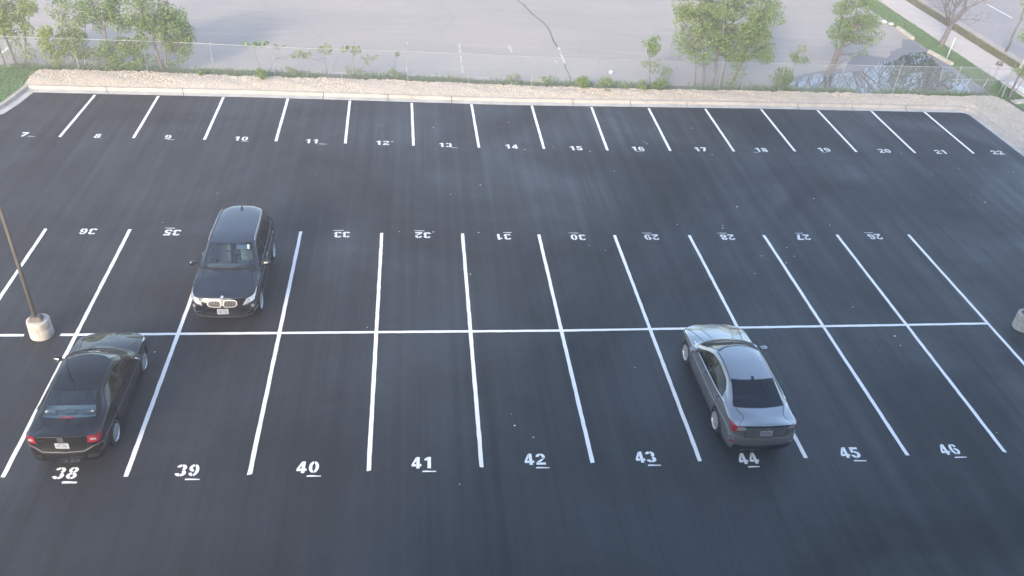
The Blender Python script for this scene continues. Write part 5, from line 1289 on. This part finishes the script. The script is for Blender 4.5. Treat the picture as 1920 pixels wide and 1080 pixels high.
def bare(name, label, base, H, seed, r0=.17, depth=6, lean=(.08, 0), group=None, first=None):
    rg = random.Random(seed); root = empty(name, (*base, -.03)); tag(root, label, 'tree', group)
    tr, cr = MB(), MB()
    def grow(p, d, L, r, k, mb):
        n = 4; pts = [p]; q = p.copy(); dd = d.copy()
        for i in range(n):
            dd = (dd + rvec(rg) * .16 + Vector((0, 0, .05))).normalized(); q = q + dd * L / n; pts.append(q.copy())
        mb.tube(pts, [r * (1 - .38 * i / n) for i in range(n + 1)], 8 if k > 3 else 5 if k > 1 else 4, cap=False)
        if k == 0: return
        m = 2 if rg.random() < .55 else 3
        for j in range(m):
            ax = dd.orthogonal().normalized(); ax.rotate(Matrix.Rotation(2 * PI * (j / m + rg.random() * .3), 3, dd))
            nd = dd.copy(); nd.rotate(Matrix.Rotation(R(rg.uniform(18, 48)), 3, ax))
            grow(q, nd, L * rg.uniform(.68, .9), r * rg.uniform(.5, .66), k - 1, cr)
        if k > 1 and rg.random() < .7:
            ax = dd.orthogonal().normalized(); ax.rotate(Matrix.Rotation(rg.random() * 6.28, 3, dd)); nd = dd.copy(); nd.rotate(Matrix.Rotation(R(rg.uniform(40, 70)), 3, ax))
            grow(pts[2], nd, L * .6, r * .35, max(0, k - 2), cr)
    d = Vector((lean[0], lean[1], 1)).normalized()
    pts = [Vector((0, 0, -.02)), Vector((0, 0, .12)), d * .5, d * first]
    tr.tube(pts, [r0 * 1.35, r0 * 1.05, r0 * .92, r0 * .85], 10, cap=False)
    p = d * first; k0 = 5
    for az, tilt, rr in ((175, 36, .60), (110, 14, .55), (15, 34, .66), (-60, 26, .5), (60, 48, .4), (215, 52, .4)):
        nd = Vector((math.cos(R(az)) * math.sin(R(tilt)), math.sin(R(az)) * math.sin(R(tilt)), math.cos(R(tilt))))
        grow(p - d * .05, nd, H * .26, r0 * rr, depth - 1, cr)
    tr.build('trunk', M['bark'], root, smooth=True); cr.build('branches', M['bark'], root, smooth=True)
    return root
bare('bare_tree', 'leafless grey tree standing between the grass strip and the sidewalk', (40.5, 27.4), 4.6, 71, .155, 6, (.13, -.02), 'street trees', first=1.2)
for k, (x, y, H, s) in enumerate([(40.6, 41.5, 11, 73), (40.4, 52, 12, 75), (50.5, 47, 12, 77), (52, 60, 13, 81), (62, 50, 13, 83)]):
    bare('street_tree', ['tall bare tree by the sidewalk just past the leafless grey tree', 'tall bare tree by the sidewalk, second past the leafless grey tree', 'tall bare tree across the street, nearest the sidewalk trees', 'tall bare tree across the street, farthest along it', 'tall bare tree across the street, set farthest back from it'][k], (x, y), H, s, .26, 6, (.03, 0), 'tall trees across the street', first=2.2)
tree('street_tree', 'leafy green tree standing across the street past the top right corner', 'tree', (50.2, 42.8), [(0, 0, 7, .2, .2, .22), (.2, 0, 6, 1.2, 0, .12), (-.1, 0, 6, -1.3, .2, .12)],
     [(0, 0, 6.2, 3.0, 2.6, 3.4, 90, 60, .75)], ['leaf_dark', 'leaf_dark'], group='street trees', seed=91, size=.26)
# the office block the photograph was taken from: it stands behind the camera and shades the right part of the lot
ob = empty('office_building', (1.5, -20.6, 0)); tag(ob, 'tan brick office block overlooking the lot from behind the camera', 'building')
M['brick'] = mat('tan_brick', (.24, .19, .155), .9, var=.2, vscale=1.5); M['win'] = mat('office_window_glass', (.03, .035, .04), .05, spec=.8); M['frame'] = mat('window_frame', (.12, .12, .125), .4, metal=.5)
mb = MB(); BW, BD, BH = 30.2, 16, 17.6
rows_ = [(2.0 + 3.5 * k, 3.9 + 3.5 * k) for k in range(5)]; z0 = 0
for a, b in rows_ + [(BH, BH)]:
    mb.box((BW / 2, -BD / 2, (z0 + a) / 2), (BW, BD, a - z0)); z0 = b
cols = [(1.2 + 3.2 * k, 3.4 + 3.2 * k) for k in range(9)]
for a, b in rows_:
    x0 = 0
    for c, d in cols + [(BW, BW)]:
        mb.box(((x0 + c) / 2, -BD / 2, (a + b) / 2), (c - x0, BD, b - a - .004)); x0 = d
mb.build('wall', M['brick'], ob)
mb = MB(); mb.box((BW / 2, -BD / 2, BH + .13), (BW + .3, BD + .3, .26)); mb.build('parapet', M['kerb'], ob)
for a, b in rows_:
    for c, d in cols:
        f = MB()
        for x in (c + .03, d - .03): f.box((x, -.14, (a + b) / 2), (.055, .08, b - a - .02))
        for z in (a + .035, b - .035): f.box(((c + d) / 2, -.14, z), (d - c - .13, .078, .055))
        w_ = f.build('window', M['frame'], ob)
        p = MB(); p.box(((c + d) / 2, -.15, (a + b) / 2), (d - c - .11, .02, b - a - .13)); p.build('pane', M['win'], w_)
# ------------------------------------------------------------------ added volume standing in for the window pane's pale veil
VEIL = .003
mb = MB(); mb.box((10, 70, 9.0), (310, 290, 20.2)); hz = mb.build('veil_haze', None); hz.data.materials.clear(); hz['kind'] = 'stuff'
hm = bpy.data.materials.new('veil_volume'); hm.use_nodes = True; n_ = hm.node_tree.nodes; n_.remove(n_['Principled BSDF'])
pv = n_.new('ShaderNodeVolumePrincipled'); pv.inputs['Color'].default_value = (.95, .92, .96, 1); pv.inputs['Density'].default_value = VEIL; pv.inputs['Anisotropy'].default_value = 0.
hm.node_tree.links.new(pv.outputs[0], n_['Material Output'].inputs['Volume']); hz.data.materials.append(hm)
